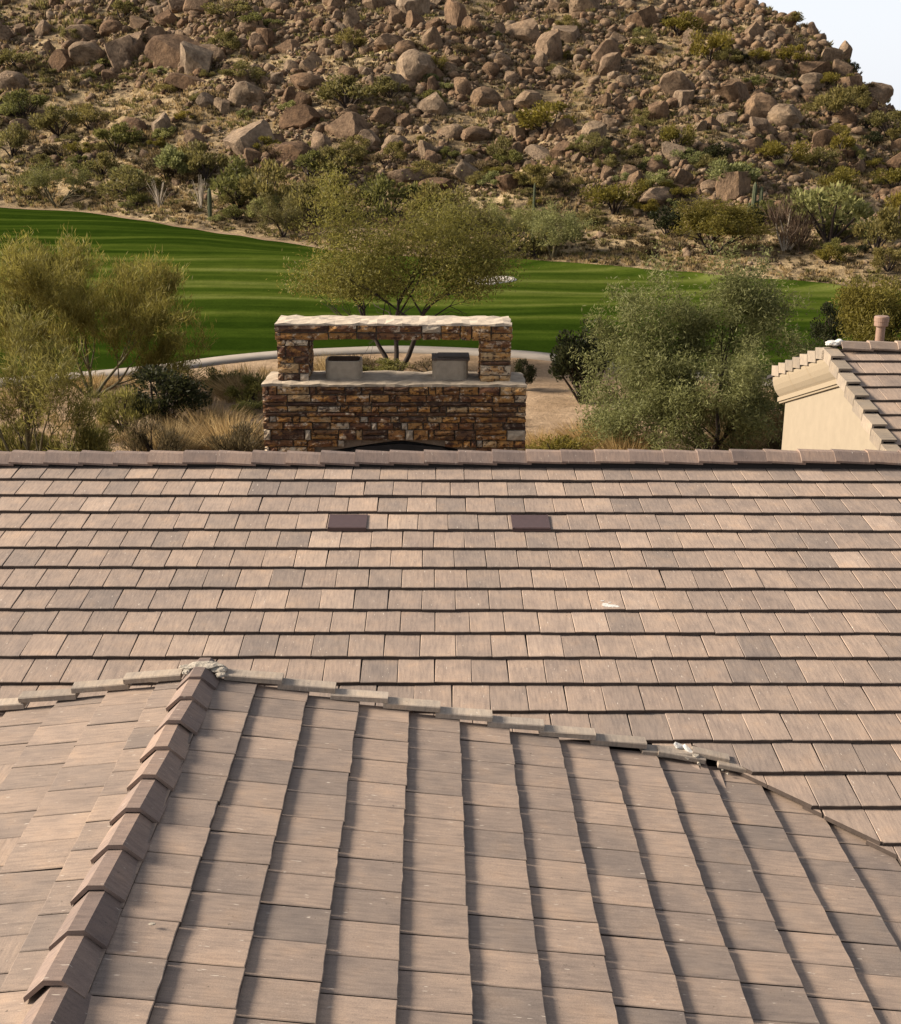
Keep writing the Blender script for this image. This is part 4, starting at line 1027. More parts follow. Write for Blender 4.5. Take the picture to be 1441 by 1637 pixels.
scatter_join('rubble', small, pts[big], sz[big], M_ROCK_I); scatter_join('loose_stones', tiny, pts[~big], sz[~big], M_ROCK_I)
print('rubble', big.sum(), (~big).sum())

# ------------------------------------------------------------------ plants: leaf clouds on real stems
def leaf_quads(P, D, L, W, rng):
    """diamond leaves: centres P, directions D, lengths L, widths W"""
    D = D / (np.linalg.norm(D, axis=1, keepdims=True) + 1e-9); R = rng.normal(size=P.shape); S = np.cross(D, R); S /= (np.linalg.norm(S, axis=1, keepdims=True) + 1e-9)
    L = np.broadcast_to(L, len(P))[:, None]; W = np.broadcast_to(W, len(P))[:, None]
    V = np.stack([P - D * L / 2, P + S * W / 2, P + D * L / 2, P - S * W / 2], 1).reshape(-1, 3)
    return V, np.arange(len(P) * 4).reshape(-1, 4)
def tubes(paths, sides=5):
    V, F = [], []; b = 0
    for pts_, rad in paths:
        pts_ = np.asarray(pts_, float); n = len(pts_)
        t = np.gradient(pts_, axis=0); t /= (np.linalg.norm(t, axis=1, keepdims=True) + 1e-9)
        a = np.cross(t, [0.31, .2, .93] if abs(t[0][2]) < .9 else [1., .1, 0]); a /= (np.linalg.norm(a, axis=1, keepdims=True) + 1e-9); c = np.cross(t, a)
        ang = np.arange(sides) * 2 * math.pi / sides
        r_ = np.asarray(rad)[:, None, None]
        ringv = pts_[:, None] + r_ * (np.cos(ang)[None, :, None] * a[:, None] + np.sin(ang)[None, :, None] * c[:, None])
        V.append(ringv.reshape(-1, 3))
        i = np.arange((n - 1) * sides); q = i // sides; k = i % sides; k2 = (k + 1) % sides
        F.append(np.stack([q * sides + k, q * sides + k2, (q + 1) * sides + k2, (q + 1) * sides + k], -1) + b); b += n * sides
    return np.concatenate(V), np.concatenate(F)
def grow(rng, start, dirs, length, radius, levels, nchild, spread, up, wander, shrink=.62):
    """branching skeleton: list of (points, radii, level)"""
    out = []
    def rec(p, d, L, r, lv):
        n = 6 if lv < 2 else 4; P = [p]; d = d / np.linalg.norm(d)
        for i in range(n):
            d = d + rng.normal(0, wander, 3) + np.array([0, 0, up]) / n; d /= np.linalg.norm(d); P.append(P[-1] + d * L / n)
        P = np.array(P); taper = np.linspace(1, .45 if lv < levels else .25, n + 1); out.append((P, r * taper, lv))
        if lv >= levels: return
        for c in range(nchild[lv]):
            f = rng.uniform(.35, 1.0) if c else 1.0; k = min(n - 1, int(f * n)); q = P[k] + (P[min(n, k + 1)] - P[k]) * (f * n - k if f < 1 else 1)
            t = P[min(n, k + 1)] - P[k]; t /= np.linalg.norm(t)
            nd = t + rng.normal(0, spread, 3); rec(q, nd, L * shrink * rng.uniform(.75, 1.2), r * taper[k] * .62, lv + 1)
    for d, L in zip(dirs, length): rec(np.array(start, float), np.array(d, float), L, radius, 0)
    return out
def tree(name, label, cat, px, py, parts_, dist=None, group=None, rot=0):
    """parts_: list of (part name, mesh)"""
    if dist is None: p = hit([px], [py])[0]
    else:
        dv = ray(px, py); dv = dv / np.hypot(dv[0], dv[1]); p = np.array([dv[0] * dist, dv[1] * dist, 0]); p[2] = on(p[0], p[1])
    t = thing(name, label, cat, tuple(p), group); t.rotation_euler.z = rot
    for n_, m_ in parts_: link(n_, m_, t)
    return t
def crown_from(skel, rng, levels, per_m, L, W, spread, align=.5, droop=0, env=None, extra_up=0.):
    P, D = [], []
    for pts_, rad, lv in skel:
        if lv not in levels: continue
        seg = np.diff(pts_, axis=0); ln = np.linalg.norm(seg, axis=1).sum(); n = max(2, int(per_m * ln))
        f = rng.uniform(.05, 1.12, n) * (len(pts_) - 1); k = np.clip(f.astype(int), 0, len(pts_) - 2); q = pts_[k] + seg[k] * (f - k)[:, None]
        P.append(q + rng.normal(0, spread, q.shape)); D.append(seg[k] / (np.linalg.norm(seg[k], axis=1, keepdims=True)) * align + rng.normal(0, 1 - align + .15, q.shape) + np.array([0, 0, extra_up - droop]))
    P = np.concatenate(P); D = np.concatenate(D)
    if env is not None:
        k = env(P); P, D = P[k], D[k]
    n = len(P); return leaf_quads(P, D, L * rng.uniform(.6, 1.4, n), W * rng.uniform(.7, 1.3, n), rng)
def wood(skel, levels, sides, mat, name='trunk'):
    V, F = tubes([(p, r) for p, r, lv in skel if lv in levels], sides); return new_mesh(name, V, F, mat, smooth=True)

def fitted_tree(seed, px, py, dist, top, x0, x1, dirs, lens, rad, nchild, spread, up, wander, shrink, crown, leaf, bark, label, name, wood_lv, z_min, share=None):
    """grow a tree, then size it so that crown height and width agree with the photo at its distance"""
    r = np.random.default_rng(seed); sk = grow(r, (0, 0, -.1), dirs, lens, rad, 4, nchild, spread, up, wander, shrink)
    V, F = crown_from(sk, r, *crown); V4 = V.reshape(-1, 4, 3); c = V4.mean(1)
    H = dist / FOC * (py - top); W = dist / FOC * (x1 - x0)
    lo, hi = np.percentile(c[:, 0], 1.5), np.percentile(c[:, 0], 98.5); sx = W / (hi - lo); sz = H / np.percentile(c[:, 2], 99.3)
    S = np.array([sx, sx, sz]); ctr = c * S; V4 = ctr[:, None] + (V4 - c[:, None]); keep = ctr[:, 2] > z_min * H; V4 = V4[keep]
    sk = [(q * S, rd, lv) for q, rd, lv in sk]
    t = tree(name, label, 'tree', px, py, [('trunk', wood(sk, wood_lv, 6, bark)), ('crown', new_mesh('crown', V4.reshape(-1, 3), np.arange(len(V4) * 4).reshape(-1, 4), leaf))], dist)
    # lean the crown so that its middle stands where the photo has it
    print(name, 'H', round(H, 2), 'W', round(W, 2), 'scale', round(sx, 2), round(sz, 2), 'leaves', len(V4), 'mid', round((lo + hi) / 2 * sx, 2)); return t
# centre mesquite behind the chimney: two dark stems fanning into a wide thin crown
fitted_tree(12, 634, 590, 47, 292, 462, 788, [(-.62, .1, 1.0), (-.05, .15, 1.1), (.66, -.25, .95)], [2.3, 2.4, 2.3], .12, [5, 4, 4, 3], .60, .10, .10, .70,
            ((2, 3, 4), 86, .14, .040, .26, .32), L_MESQ, M_BARK, 'wide thin mesquite with dark forked stems standing right behind the stone chimney', 'mesquite_tree', (0, 1, 2, 3), .40)
# ironwood at the right
fitted_tree(9, 1140, 720, 35.5, 428, 955, 1332, [(-.9, .1, .8), (-.3, .4, 1.2), (.35, -.2, 1.1), (.95, .2, .75), (.1, -.7, .8), (-.6, -.5, .6)], [1.9, 2.2, 2.2, 2.1, 1.7, 1.7], .075, [4, 4, 4, 3], .55, .02, .12, .66,
            ((2, 3, 4), 135, .13, .030, .15, .45, .1, None, .1), L_GREY, M_BARK, 'dense grey green ironwood tree with feathery foliage left of the cream stucco house', 'ironwood_tree', (0, 1, 2), .04)
# two palo verdes at the left
fitted_tree(3, 146, 622, 44, 390, -20, 282, [(-.9, .0, .9), (-.35, .3, 1.2), (.15, -.2, 1.3), (.75, .1, 1.0), (1.0, -.3, .7)], [1.9, 2.2, 2.3, 2.1, 1.8], .065, [4, 4, 4, 3], .34, .34, .07, .68,
            ((2, 3, 4), 72, .26, .024, .10, .72, 0, None, .30), L_PALO2, M_PBARK, 'broad feathery palo verde against the fairway, behind the thinner one at the left edge', 'palo_verde_tree', (0, 1, 2), .06)
fitted_tree(8, 48, 752, 33, 488, -60, 205, [(-.5, .1, 1.1), (.1, .2, 1.2), (.55, -.2, .9), (.9, .2, .55)], [1.5, 1.7, 1.5, 1.3], .06, [4, 4, 4, 3], .36, .16, .08, .68,
            ((3, 4), 46, .22, .019, .12, .72, 0, None, .25), L_PALO, M_PBARK, 'thin yellow green palo verde at the left edge, its stem rising behind the ridge', 'palo_verde_tree', (0, 1, 2, 3), .14)

# shrub prototypes: mesh data shared by every shrub of a kind
def shrub_mesh(seed, leaf, stem, w=1.0, h=1.0, n=1500, L=.12, W=.05, clumps=9, stems=9, up=.5, tufty=.2, gap=0.25):
    """unit shrub about 1 m wide and h high: stems fanning up into leaf clumps"""
    r = np.random.default_rng(seed); C = []; paths = []
    for i in range(clumps):
        a = r.uniform(0, 2 * math.pi); q = math.sqrt(r.random()) * .40 * w; zc = h * r.uniform(.28, .80) * (1 - .45 * (q / (.45 * w)) ** 2)
        C.append((q * math.cos(a), q * math.sin(a), zc, r.uniform(.10, .19) * w))
    P = []; D = []
    for cx, cy, cz, cr in C:
        k = max(8, int(n / clumps)); v = r.normal(0, 1, (k, 3)); v *= (r.random((k, 1)) ** .45) / np.linalg.norm(v, axis=1, keepdims=True)
        p = np.array([cx, cy, cz]) + v * cr * np.array([1.15, 1.15, .95]); P.append(p); D.append(v * .7 + np.array([cx, cy, up * 1.2]) + r.normal(0, .35, (k, 3)))
        m = np.array([cx * .45 + r.normal(0, .03), cy * .45 + r.normal(0, .03), cz * .5]); paths.append((np.array([[r.normal(0, .02), r.normal(0, .02), -.06], m, [cx, cy, cz]]), [.022, .014, .006]))
    P = np.concatenate(P); D = np.concatenate(D); keep = P[:, 2] > .02; P, D = P[keep], D[keep]
    V, F = leaf_quads(P, D, L * r.uniform(.6, 1.5, len(P)), W * r.uniform(.7, 1.3, len(P)), r)
    Vs, Fs = tubes(paths, 4); me = new_mesh('shrub', np.concatenate([V, Vs]), np.concatenate([F, Fs + len(V)]), [leaf, stem], np.concatenate([np.zeros(len(F)), np.ones(len(Fs))]))
    return me
def straw_mesh(seed, leaf, n=500, h=.8, w=.9, lean=.6, bw=.016):
    """bunch grass: blades fanning out of one base"""
    r = np.random.default_rng(seed); a = r.uniform(0, 2 * math.pi, n); q = r.random(n) ** .6 * lean; L = h * r.uniform(.25, 1.1, n) * (1 - .25 * q / lean)
    d = np.stack([np.cos(a) * q, np.sin(a) * q, np.ones(n)], -1); d /= np.linalg.norm(d, axis=1, keepdims=True); b = np.stack([np.cos(a) * q * .25 * w, np.sin(a) * q * .25 * w, np.zeros(n)], -1)
    V, F = leaf_quads(b + d * L[:, None] / 2 + r.normal(0, .02, (n, 3)), d + r.normal(0, .12, (n, 3)), L, bw * r.uniform(.7, 1.5, n), r); return new_mesh('bunch_grass', V, F, leaf)
KINDS = {
 'o': [shrub_mesh(s, L_OLIVE, M_BARK, 1, .85, 1700, .065, .030) for s in (1, 2, 3, 4)],
 'g': [shrub_mesh(s, L_GREEN, M_BARK, 1, .9, 1700, .065, .030) for s in (5, 6, 7)],
 'y': [shrub_mesh(s, L_YELLOW, M_BARK, 1, .8, 1700, .065, .030) for s in (8, 9, 10)],
 's': [shrub_mesh(s, L_GREY, M_BARK, 1, .85, 1700, .07, .030) for s in (11, 12, 13)],
 'd': [shrub_mesh(s, L_DARK, M_BARK, 1, .9, 1800, .065, .040, 12) for s in (14, 15)],
 'x': [shrub_mesh(s, L_DEAD, M_PALESTEM, 1, .85, 700, .22, .016, 10, up=.9) for s in (16, 17)],
 'b': [shrub_mesh(s, L_SCRUB, M_BARK, 1, .6, 700, .12, .03) for s in (18, 19, 20)],
}
NAMES = {'o': ('creosote_bush', 'olive'), 'g': ('green_bush', 'green'), 'y': ('brittlebush', 'yellow green'), 's': ('sage_bush', 'grey green'), 'd': ('dark_bush', 'dark green'), 'x': ('dead_bush', 'dead brown'), 'b': ('brown_bush', 'brown')}
rs_ = random.Random(41)
def place_shrub(px, py, wpx, hpx, kind, label, group, dist=None, name=None, cat='bush'):
    """px, py: middle of the shrub in the photo; it stands on the ground below that"""
    if dist is None: p = hit([px], [py + hpx * .42])[0]
    else:
        dv = ray(px, py); dv = dv / np.hypot(dv[0], dv[1]); p = np.array([dv[0] * dist, dv[1] * dist, 0]); p[2] = on(p[0], p[1])
    if np.isnan(p[0]): return None
    d = math.hypot(p[0], p[1]); me = KINDS[kind][rs_.randrange(len(KINDS[kind]))]
    o = link(name or NAMES[kind][0], me, None, tuple(p)); w = d / FOC * wpx * 1.15; h = d / FOC * hpx * (1.38 if py > 225 else 1.25)
    if dist is not None: h = max(.25, d * float(az_tan(px, py - hpx / 2)[1]) - p[2]) / (.80 if kind != 'w' else .95)
    o.rotation_euler.z = rs_.uniform(0, 6.28); o.scale = (w, w, h); tag(o, label, cat, group); return o
SHRUBS = [
 (195, 18, 46, 34, 'o', 'olive bush at the top edge above the upper left outcrop'), (372, 18, 78, 34, 'o', 'wide olive bush along the top edge left of the middle'),
 (418, 36, 56, 26, 'g', 'green bush below the wide one at the top edge'), (26, 98, 54, 32, 'o', 'rounded olive bush at the left edge below the top corner'),
 (368, 70, 54, 36, 'o', 'yellowish bush growing between blocks of the upper left outcrop'), (560, 66, 48, 40, 'o', 'olive bush in a clearing left of the big egg shaped boulder'),
 (386, 118, 56, 34, 'o', 'olive bush above the round brown boulder'), (556, 150, 96, 62, 'o', 'large olive bush in the middle of the boulder slope'),
 (42, 170, 64, 48, 'g', 'bright green bush on the left slope'), (94, 196, 74, 52, 'o', 'broad olive bush right of the bright green one on the left'),
 (146, 190, 52, 42, 'o', 'olive bush left of the pale grey boulder'), (186, 228, 66, 52, 'g', 'green bush below the pale grey boulder'),
 (20, 228, 56, 50, 'o', 'olive bush at the left edge above the dry bank'), (626, 140, 54, 40, 'o', 'olive bush below the big egg shaped boulder'),
 (694, 108, 34, 34, 'y', 'pale yellow green bush touching the right of the egg shaped boulder'), (162, 266, 52, 40, 'o', 'olive bush right of the small tree on the bank'),
 (212, 298, 88, 50, 'o', 'long low olive bush on the bank left of the pale wands'), (284, 262, 70, 60, 's', 'grey green bush above the pale wands'), (330, 262, 66, 62, 'o', 'tall olive bush behind the saguaro post'),
 (382, 300, 84, 78, 'g', 'large green bush right of the saguaro post'), (428, 306, 80, 84, 'o', 'large olive bush at the bend of the dirt bank'), (425, 336, 50, 46, 's', 'grey green bush low in front of the large olive one'),
 (496, 266, 64, 42, 'g', 'bright green bush at the foot of the boulder slope'), (540, 262, 60, 50, 'o', 'olive bush beside the bright green one at the slope foot'),
 (556, 246, 50, 32, 'o', 'small olive bush under the tilted slab'), (636, 246, 40, 36, 'o', 'olive bush under the lower boulder row'),
 (500, 330, 90, 70, 'o', 'big olive bush left behind the mesquite'), (560, 322, 96, 84, 'o', 'big rounded olive bush right behind the mesquite crown'), (625, 320, 90, 76, 'g', 'green bush behind the top of the mesquite'), (700, 330, 90, 70, 'o', 'olive bush at the right of the mesquite crown'),
 (1086, 40, 64, 40, 'y', 'yellow green bush near the top of the right slope'), (1136, 76, 54, 58, 'y', 'tall yellow green bush high on the right slope'),
 (1162, 96, 44, 32, 'o', 'olive bush right of the tall yellow green one'), (1270, 92, 46, 36, 'y', 'yellow green bush below the skyline at the right'), (1212, 92, 44, 30, 'y', 'small yellow green bush on the right shoulder'),
 (876, 190, 88, 60, 'y', 'large bright bush in the rubble right of the middle'), (1082, 220, 46, 52, 'y', 'upright yellow green bush low on the right slope'),
 (800, 246, 44, 44, 'o', 'olive bush at the lower edge of the rubble'), (1252, 248, 68, 44, 'y', 'wide yellow green bush on the lower right slope'), (1165, 282, 88, 48, 's', 'wide grey green bush at the right foot of the hill'),
 (1036, 198, 44, 24, 'o', 'small olive bush beside the reddish boulder'), (1326, 168, 70, 54, 'o', 'broad olive bush under the right skyline'), (1372, 160, 56, 44, 'o', 'olive bush left of the lower skyline block'),
 (1346, 236, 46, 42, 'y', 'yellow green bush on the lower right slope near the edge'), (1312, 256, 54, 32, 'o', 'low olive bush on the lower right slope'), (1342, 290, 56, 42, 'y', 'yellow green bush above the grey green mass at the right'),
 (1420, 200, 64, 46, 'o', 'olive bush at the right edge under the skyline'), (1428, 290, 56, 42, 'y', 'yellow green bush at the right edge of the lower slope'), (860, 288, 66, 44, 'o', 'olive bush above the pale grey green pair'),
 (982, 318, 80, 54, 'y', 'yellow green bush at the foot of the hill right of the middle'), (1030, 66, 40, 28, 'o', 'olive bush high on the slope right of the middle'),
 (1066, 362, 58, 40, 'd', 'dark bush left of the yellow green mesquite'), (1256, 372, 74, 74, 'x', 'dead red brown bush between mesquite and grey green mass'), (1328, 352, 120, 92, 's', 'large grey green bush mass at the right foot of the hill'),
 (1322, 410, 46, 32, 'y', 'low yellow bush in front of the grey green mass'), (1400, 372, 70, 74, 'o', 'tall olive bush at the right edge below the hill'), (1294, 340, 54, 54, 's', 'grey green bush behind the dead brown one'),
 (1440, 340, 60, 60, 'y', 'yellow green bush cut by the right edge of the photo'), (1420, 420, 50, 40, 'o', 'olive bush beside the right edge above the fairway'), (1010, 245, 36, 28, 'o', 'small olive bush in rubble above the right foot'),
 (300, 330, 40, 24, 'b', 'low brown bush by the pale wands'), (250, 250, 40, 30, 'b', 'brown bush below the square standing block'), (100, 240, 60, 30, 'b', 'brown bush on the left bank'), (480, 300, 40, 30, 'b', 'brown bush between green ones at the slope foot'),
 (900, 300, 40, 26, 'b', 'brown bush in the dry grass right of the middle'), (1210, 340, 40, 36, 'b', 'brown bush under the saguaro group'), (1290, 210, 46, 22, 'b', 'brown bush on the right slope'),
]
for x, y, w, h, k, lab in SHRUBS: place_shrub(x, y, w, h, k, lab, 'bushes on the hillside')
# the many small ones
cnt = 0; tries = 0; shrub_items = []
while cnt < 205 and tries < 4000:
    tries += 1; x = rs_.uniform(-20, 1460); y = rs_.uniform(-6, 430)
    low = y > 230; dens = .75 if (x < 360 and y > 90) or low else .33
    if x > 1180: dens = .6
    if rs_.random() > dens: continue
    w = rs_.uniform(15, 38) if not low else rs_.uniform(20, 50); k = rs_.choice('ooogybbs' if x < 1000 else 'ooyygbbsd')
    p = hit([x], [y + w * .3])[0]
    if np.isnan(p[0]): continue
    dfv = math.hypot(p[0], p[1]) - float(ag(DF, math.atan2(p[0], p[1])))
    if dfv < 3.2: continue
    o = place_shrub(x, y, w, w * rs_.uniform(.5, .8), k, 'shrub', f'small {NAMES[k][1]} shrubs on the hillside'); cnt += 1
    if o is not None: shrub_items.append((o, x, y, f'small {NAMES[k][1]} shrub'))
landmark_labels(shrub_items)

# ------------------------------------------------------------------ small trees along the foot of the hill
def small_tree(seed, px, py, wpx, hpx, leaf, bark, name, label, trunk_f=.28, per=80, lean=0, dist=None, dense=1., Wl=.045, group=None):
    r = np.random.default_rng(seed)
    if dist is None: p = hit([px], [py])[0]; d = math.hypot(p[0], p[1])
    else: d = dist
    W, H = d / FOC * wpx, d / FOC * hpx; k = r.integers(3, 5); dirs = []; lens = []
    for i in range(k):
        a = 2 * math.pi * i / k + r.uniform(-.4, .4); dirs.append((math.cos(a) * .62 * W / H + lean, math.sin(a) * .62 * W / H, .95)); lens.append(H * .42 * r.uniform(.9, 1.1))
    sk = grow(r, (0, 0, -.1), dirs, lens, .028 * H, 3, [4, 4, 4], .48, .05, .10, .66)
    V, F = crown_from(sk, r, (2, 3), per * dense, .17, Wl, .20, .35)
    V4 = V.reshape(-1, 4, 3); V4 = V4[V4[:, 0, 2] > trunk_f * H]
    sc_z = H / max(V4[..., 2].max(), .1); sx = W / max(np.percentile(V4[..., 0], 98) - np.percentile(V4[..., 0], 2), .1)
    S = np.array([min(sx, 1.5), min(sx, 1.5), sc_z]); V4 = V4 * S
    sk = [(q * S, rd, lv) for q, rd, lv in sk]
    return tree(name, label, 'tree', px, py, [('trunk', wood(sk, (0, 1, 2), 5, bark)), ('crown', new_mesh('crown', V4.reshape(-1, 3), np.arange(len(V4) * 4).reshape(-1, 4), leaf))], dist, group)
small_tree(1, 91, 331, 92, 78, L_GREEN, M_PBARK, 'palo_verde_tree', 'small green palo verde with a bare pale stem on the dirt bank at the left', .35)
small_tree(2, 1140, 408, 134, 92, L_YELLOW, M_BARK, 'mesquite_tree', 'yellow green mesquite with black forked trunk on the far bank, right of centre', .32, dense=1.4)
small_tree(3, 818, 403, 92, 98, L_GREY, M_PBARK, 'palo_verde_tree', 'pale green tree with leaning bare stem at the hill foot, left of a slender pair', .35, lean=.12)
small_tree(4, 884, 412, 76, 96, L_GREY, M_PBARK, 'palo_verde_tree', 'slender pale green tree beside the leaning one at the hill foot', .25)
small_tree(5, 1405, 570, 130, 150, L_YELLOW, M_BARK, 'palo_verde_tree', 'yellow green tree standing behind the vent pipe at the right edge', .10, dist=52, dense=2.2)
small_tree(6, 452, 380, 70, 80, L_OLIVE, M_BARK, 'mesquite_tree', 'olive tree at the left of the centre mesquite on the dirt bank', .12)
small_tree(7, 735, 405, 90, 96, L_OLIVE, M_BARK, 'mesquite_tree', 'olive tree behind the right side of the centre mesquite', .15)

# saguaros
def saguaro(px, py, hpx, rpx, label, arms=(), dead=False):
    p = hit([px], [py])[0]; d = math.hypot(p[0], p[1]); H = d / FOC * hpx; R = d / FOC * rpx
    def fluted(pts_, rad, n=22):
        pts_ = np.asarray(pts_, float); V, F = [], []
        t = np.gradient(pts_, axis=0); t /= np.linalg.norm(t, axis=1, keepdims=True)
        for q, (c, r_) in enumerate(zip(pts_, rad)):
            a = np.cross(t[q], [0, 1, 0]); a /= np.linalg.norm(a); b = np.cross(t[q], a)
            for k in range(n):
                rr = r_ * (1 if k % 2 else .84); ang = 2 * math.pi * k / n; V.append(c + rr * (math.cos(ang) * a + math.sin(ang) * b))
        m = len(pts_)
        for q in range(m - 1):
            for k in range(n): F.append((q * n + k, q * n + (k + 1) % n, (q + 1) * n + (k + 1) % n, (q + 1) * n + k))
        F.append(tuple(range((m - 1) * n, m * n))); return fix_normals(new_mesh('saguaro', V, F, M_CACT))
    zs = np.array([-.1, .25, .5, .75, .9, .96, 1.0]) * H
    t = thing('saguaro', label, 'cactus', tuple(p), 'saguaros on the hill foot')
    link('stem', fluted([(0.02 * z, 0, z) for z in zs], R * np.array([.85, 1, 1.05, 1, .85, .6, .2])), t)
    for sx, z0, z1 in arms:
        link('arm', fluted([(0, 0, z0 * H), (sx * R * 2.2, 0, z0 * H + R * .6), (sx * R * 3.2, 0, z0 * H + R * 2), (sx * R * 3.3, 0, (z0 + z1) / 2 * H + R), (sx * R * 3.2, 0, z1 * H), (sx * R * 3.2, 0, z1 * H + R * .6)], R * np.array([.6, .7, .75, .8, .65, .2])), t)
    return t
saguaro(336, 352, 48, 3.2, 'short dark saguaro standing like a post on the dirt bank')
saguaro(1203, 352, 56, 3.4, 'tallest saguaro of the group right of the yellow green mesquite', [(1, .45, .85)])
saguaro(1214, 350, 44, 3.0, 'second saguaro of the group right of the yellow green mesquite', [])
saguaro(1196, 356, 30, 2.6, 'small saguaro at the left of the group right of the yellow green mesquite')
saguaro(851, 392, 92, 2.0, 'thin tall saguaro pole between the pale green trees at the hill foot')
saguaro(316, 112, 24, 2.2, 'small saguaro on the upper left outcrop')
# pale bare wands (ocotillo) on the bank
for px, py, w, h, lab in ((256, 334, 40, 42, 'pale dry ocotillo wands fanning up from the left bank'), (322, 338, 36, 50, 'pale bare ocotillo wands behind the dark saguaro post')):
    p = hit([px], [py])[0]; d = math.hypot(p[0], p[1]); r = np.random.default_rng(px); paths = []
    for i in range(22):
        a = r.uniform(0, 6.28); q = r.uniform(.1, .75); H = d / FOC * h * r.uniform(.6, 1.1); tip = np.array([math.cos(a) * q * d / FOC * w * .7, math.sin(a) * q * d / FOC * w * .7, H])
        paths.append((np.array([[0, 0, -.05], tip * [.4, .4, .5], tip]), [.035, .028, .012]))
    V, F = tubes(paths, 4); o = link('ocotillo', new_mesh('ocotillo', V, F, M_PALESTEM), None, tuple(p)); tag(o, lab, 'desert plant', 'ocotillos on the bank')

# ------------------------------------------------------------------ plants near the chimney, between path and house
KINDS['w'] = [straw_mesh(s, L_STRAW, 1500, .85, 1.3, 1.15, .009) for s in (1, 2, 3)]; NAMES['w'] = ('bunch_grass', 'golden')
KINDS['D'] = [shrub_mesh(30 + s, L_DARK, M_BARK, 1, .95, 4500, .045, .026, 22, 12) for s in range(2)]; NAMES['D'] = ('dark_bush', 'dark green')
KINDS['Y'] = [shrub_mesh(34 + s, L_YELLOW, M_BARK, 1, .8, 3000, .06, .018, 16, 12) for s in range(2)]; NAMES['Y'] = ('brittlebush', 'yellow green')
KINDS['G'] = [shrub_mesh(36 + s, L_GREEN, M_BARK, 1, .85, 2600, .06, .022, 14, 12) for s in range(2)]; NAMES['G'] = ('green_bush', 'green')
KINDS['O'] = [shrub_mesh(38 + s, L_PALO, M_BARK, 1, .85, 2600, .09, .012, 14, 12, up=.9) for s in range(2)]; NAMES['O'] = ('palo_verde_bush', 'yellow green')
KINDS['B'] = [shrub_mesh(42 + s, L_SCRUB, M_BARK, 1, .75, 2600, .09, .010, 14, 16, up=.9) for s in range(2)]; NAMES['B'] = ('brown_bush', 'brown')
NEAR = [
 (246, 686, 96, 76, 'B', 34, 'brown twiggy bush with golden tips left of the chimney, by the ridge'), (268, 672, 80, 44, 'w', 35, 'golden grass clump rising behind the brown twiggy bush'),
 (372, 690, 104, 70, 'B', 34, 'dark brown twiggy bush hard against the left side of the chimney'), (366, 668, 100, 46, 'w', 35.5, 'pale golden grass clump beside the chimney base, left'),
 (330, 652, 90, 44, 'w', 38, 'golden grass behind the pale clump left of the chimney'), (262, 630, 140, 84, 'D', 39, 'dark green bush between the palo verdes and the chimney'),
 (196, 640, 90, 60, 'O', 38, 'yellow green sprawling bush under the palo verdes'), (120, 690, 120, 90, 'O', 33, 'yellow green sprawling bush at the ridge, left'),
 (398, 655, 60, 44, 'G', 40, 'small green bush just left of the chimney shoulder'), (356, 598, 64, 42, 'G', 44, 'green bush beside the cart path, left of the chimney'),
 (392, 592, 84, 44, 'w', 43, 'soft golden grass beside the cart path, left of the chimney'), (400, 612, 70, 40, 'G', 41, 'low green bush under the golden grass by the path'),
 (524, 572, 60, 36, 'w', 46.5, 'golden grass seen through the chimney frame, left'), (590, 582, 110, 34, 'B', 47, 'brown low bush seen through the chimney frame'), (615, 586, 90, 30, 'G', 46, 'green low plant seen through the chimney frame'),
 (700, 582, 110, 34, 'B', 46.5, 'reddish brown low bush right of the mesquite stem in the chimney frame'),
 (836, 596, 40, 42, 'D', 44, 'small dark bush at the right shoulder of the chimney'), (935, 576, 112, 116, 'D', 42, 'large dark green bush at the left of the ironwood'),
 (900, 712, 120, 44, 'Y', 33.5, 'yellow green bush just over the ridge right of the chimney'), (866, 700, 60, 50, 'w', 35, 'golden grass at the right side of the chimney base'),
 (945, 684, 80, 50, 'w', 36, 'golden grass clump below the left of the ironwood'), (1000, 700, 100, 60, 'w', 34.5, 'golden grass clump under the ironwood by the ridge'), (1190, 690, 80, 70, 'w', 36, 'golden grass clump right of the ironwood base'),
 (1236, 662, 70, 90, 'w', 38, 'tall golden grass left of the stucco wall'), (1248, 700, 50, 50, 'B', 35, 'brown bush at the corner of the stucco wall'), (1215, 640, 60, 60, 'B', 40, 'brown twiggy bush behind the tall golden grass'),
 (1330, 520, 60, 70, 'D', 56, 'dark green bush between the ironwood and the yellow green tree'), (30, 690, 90, 70, 'O', 34, 'yellow green bush at the left edge by the ridge'),
 (1150, 660, 80, 70, 'B', 38, 'brown bush under the right branches of the ironwood'), (300, 610, 70, 36, 'B', 44, 'brown bush below the cart path'), (155, 612, 60, 40, 'w', 46, 'dry grass by the cart path under the palo verde'),
]
for x, y, w, h, k, d, lab in NEAR:
    dv = ray(x, y); dv = dv / np.hypot(dv[0], dv[1])
    place_shrub(x, y, w, h, k, lab, 'plants between the path and the house', dist=d, cat='grass clump' if k == 'w' else 'bush')

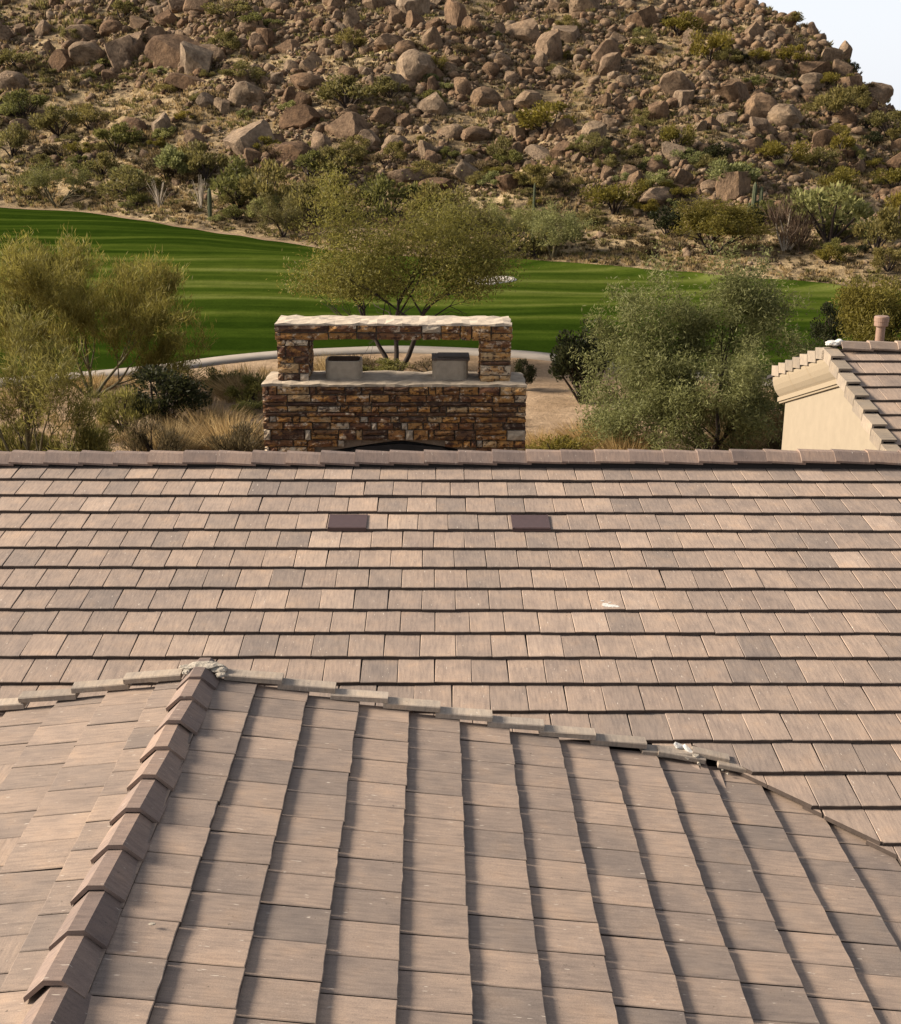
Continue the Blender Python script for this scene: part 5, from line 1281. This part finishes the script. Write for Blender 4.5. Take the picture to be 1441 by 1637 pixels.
# ------------------------------------------------------------------ dry grass and low scrub that nobody could count
def carpet(name, n, leaf, blades, hpx, wpx, zone_f, seed, lean=.5):
    r = np.random.default_rng(seed); xs = r.uniform(-200, 1680, n); ys = r.uniform(-25, 475, n); keep = r.random(n) < zone_f(xs, ys); P = hit(xs[keep], ys[keep]); P = P[~np.isnan(P[:, 0])]
    d = np.hypot(P[:, 0], P[:, 1]); P = P[d - ag(DF, np.arctan2(P[:, 0], P[:, 1])) > 2.2]; d = np.hypot(P[:, 0], P[:, 1])
    P = np.repeat(P, blades, 0); d = np.repeat(d, blades); k = len(P); s = np.repeat(r.uniform(.5, 1.35, k // blades), blades)
    a = r.uniform(0, 2 * math.pi, k); q = r.random(k) * lean; D = np.stack([np.cos(a) * q, np.sin(a) * q, np.ones(k)], -1); L = d / FOC * hpx * s * r.uniform(.6, 1.1, k)
    W = d / FOC * wpx * r.uniform(.7, 1.4, k); sp = (d / FOC * hpx * .55 * s)[:, None]
    P = P + np.stack([np.cos(a), np.sin(a), np.zeros(k)], -1) * sp * r.random((k, 1)) + D * L[:, None] * .4
    V, F = leaf_quads(P, D, L, W, r); o = link(name, new_mesh(name, V, F, leaf)); o['kind'] = 'stuff'; print(name, len(F)); return o
pn = lambda x, y, s: vnoise(x / 40, y / 22, s) * .6 + vnoise(x / 14, y / 9, s + 1) * .4
straw_zone = lambda x, y: np.clip(sstep(.40, .62, pn(x, y, 50)) * (.35 + .65 * np.exp(-(((x - 230) / 190) ** 2 + ((y - 175) / 60) ** 2)) + .65 * sstep(255, 300, y)) * (1 - .55 * rocky(x, y)), 0, 1)
scrub_zone = lambda x, y: np.clip(sstep(.38, .58, pn(x, y, 60)) * .85, 0, 1)
carpet('dry_grass', 40000, L_STRAW, 10, 6.5, 1.3, straw_zone, 1)
carpet('low_scrub', 22000, L_SCRUB, 14, 6.5, 1.8, scrub_zone, 2, 1.0)
carpet('green_scrub', 15000, L_OLIVE, 16, 7.5, 2.0, lambda x, y: np.clip(sstep(.44, .60, pn(x, y, 70)) * (.55 + .45 * sstep(215, 270, y)), 0, 1), 3, 1.0)
# dry ground grass near the house
r = np.random.default_rng(77); n = 2600; x = r.uniform(-22, 24, n); y = r.uniform(24, 47, n); az = np.arctan2(x, y); d = np.hypot(x, y); pz = ag(DP, az) - d
keep = (pz > 1.6) & (vnoise(x / 2.2, y / 2.2, 90) > .42) & ~((x > 2.5) & (x < 7) & (d > 36)) & ~((x > -12) & (x < 9) & (y < 26)); x, y = x[keep], y[keep]
P = np.repeat(np.stack([x, y, np.full(len(x), GZ)], -1), 46, 0); k = len(P); a = r.uniform(0, 6.28, k); q = r.random(k) * .7; D = np.stack([np.cos(a) * q, np.sin(a) * q, np.ones(k)], -1); L = r.uniform(.18, .5, k)
V, F = leaf_quads(P + np.stack([np.cos(a) * .22 * r.random(k), np.sin(a) * .22 * r.random(k), L * .4], -1), D, L, r.uniform(.008, .02, k), r)
o = link('dry_grass', new_mesh('dry_grass', V, F, L_STRAW)); o['kind'] = 'stuff'; print('near grass', len(F))
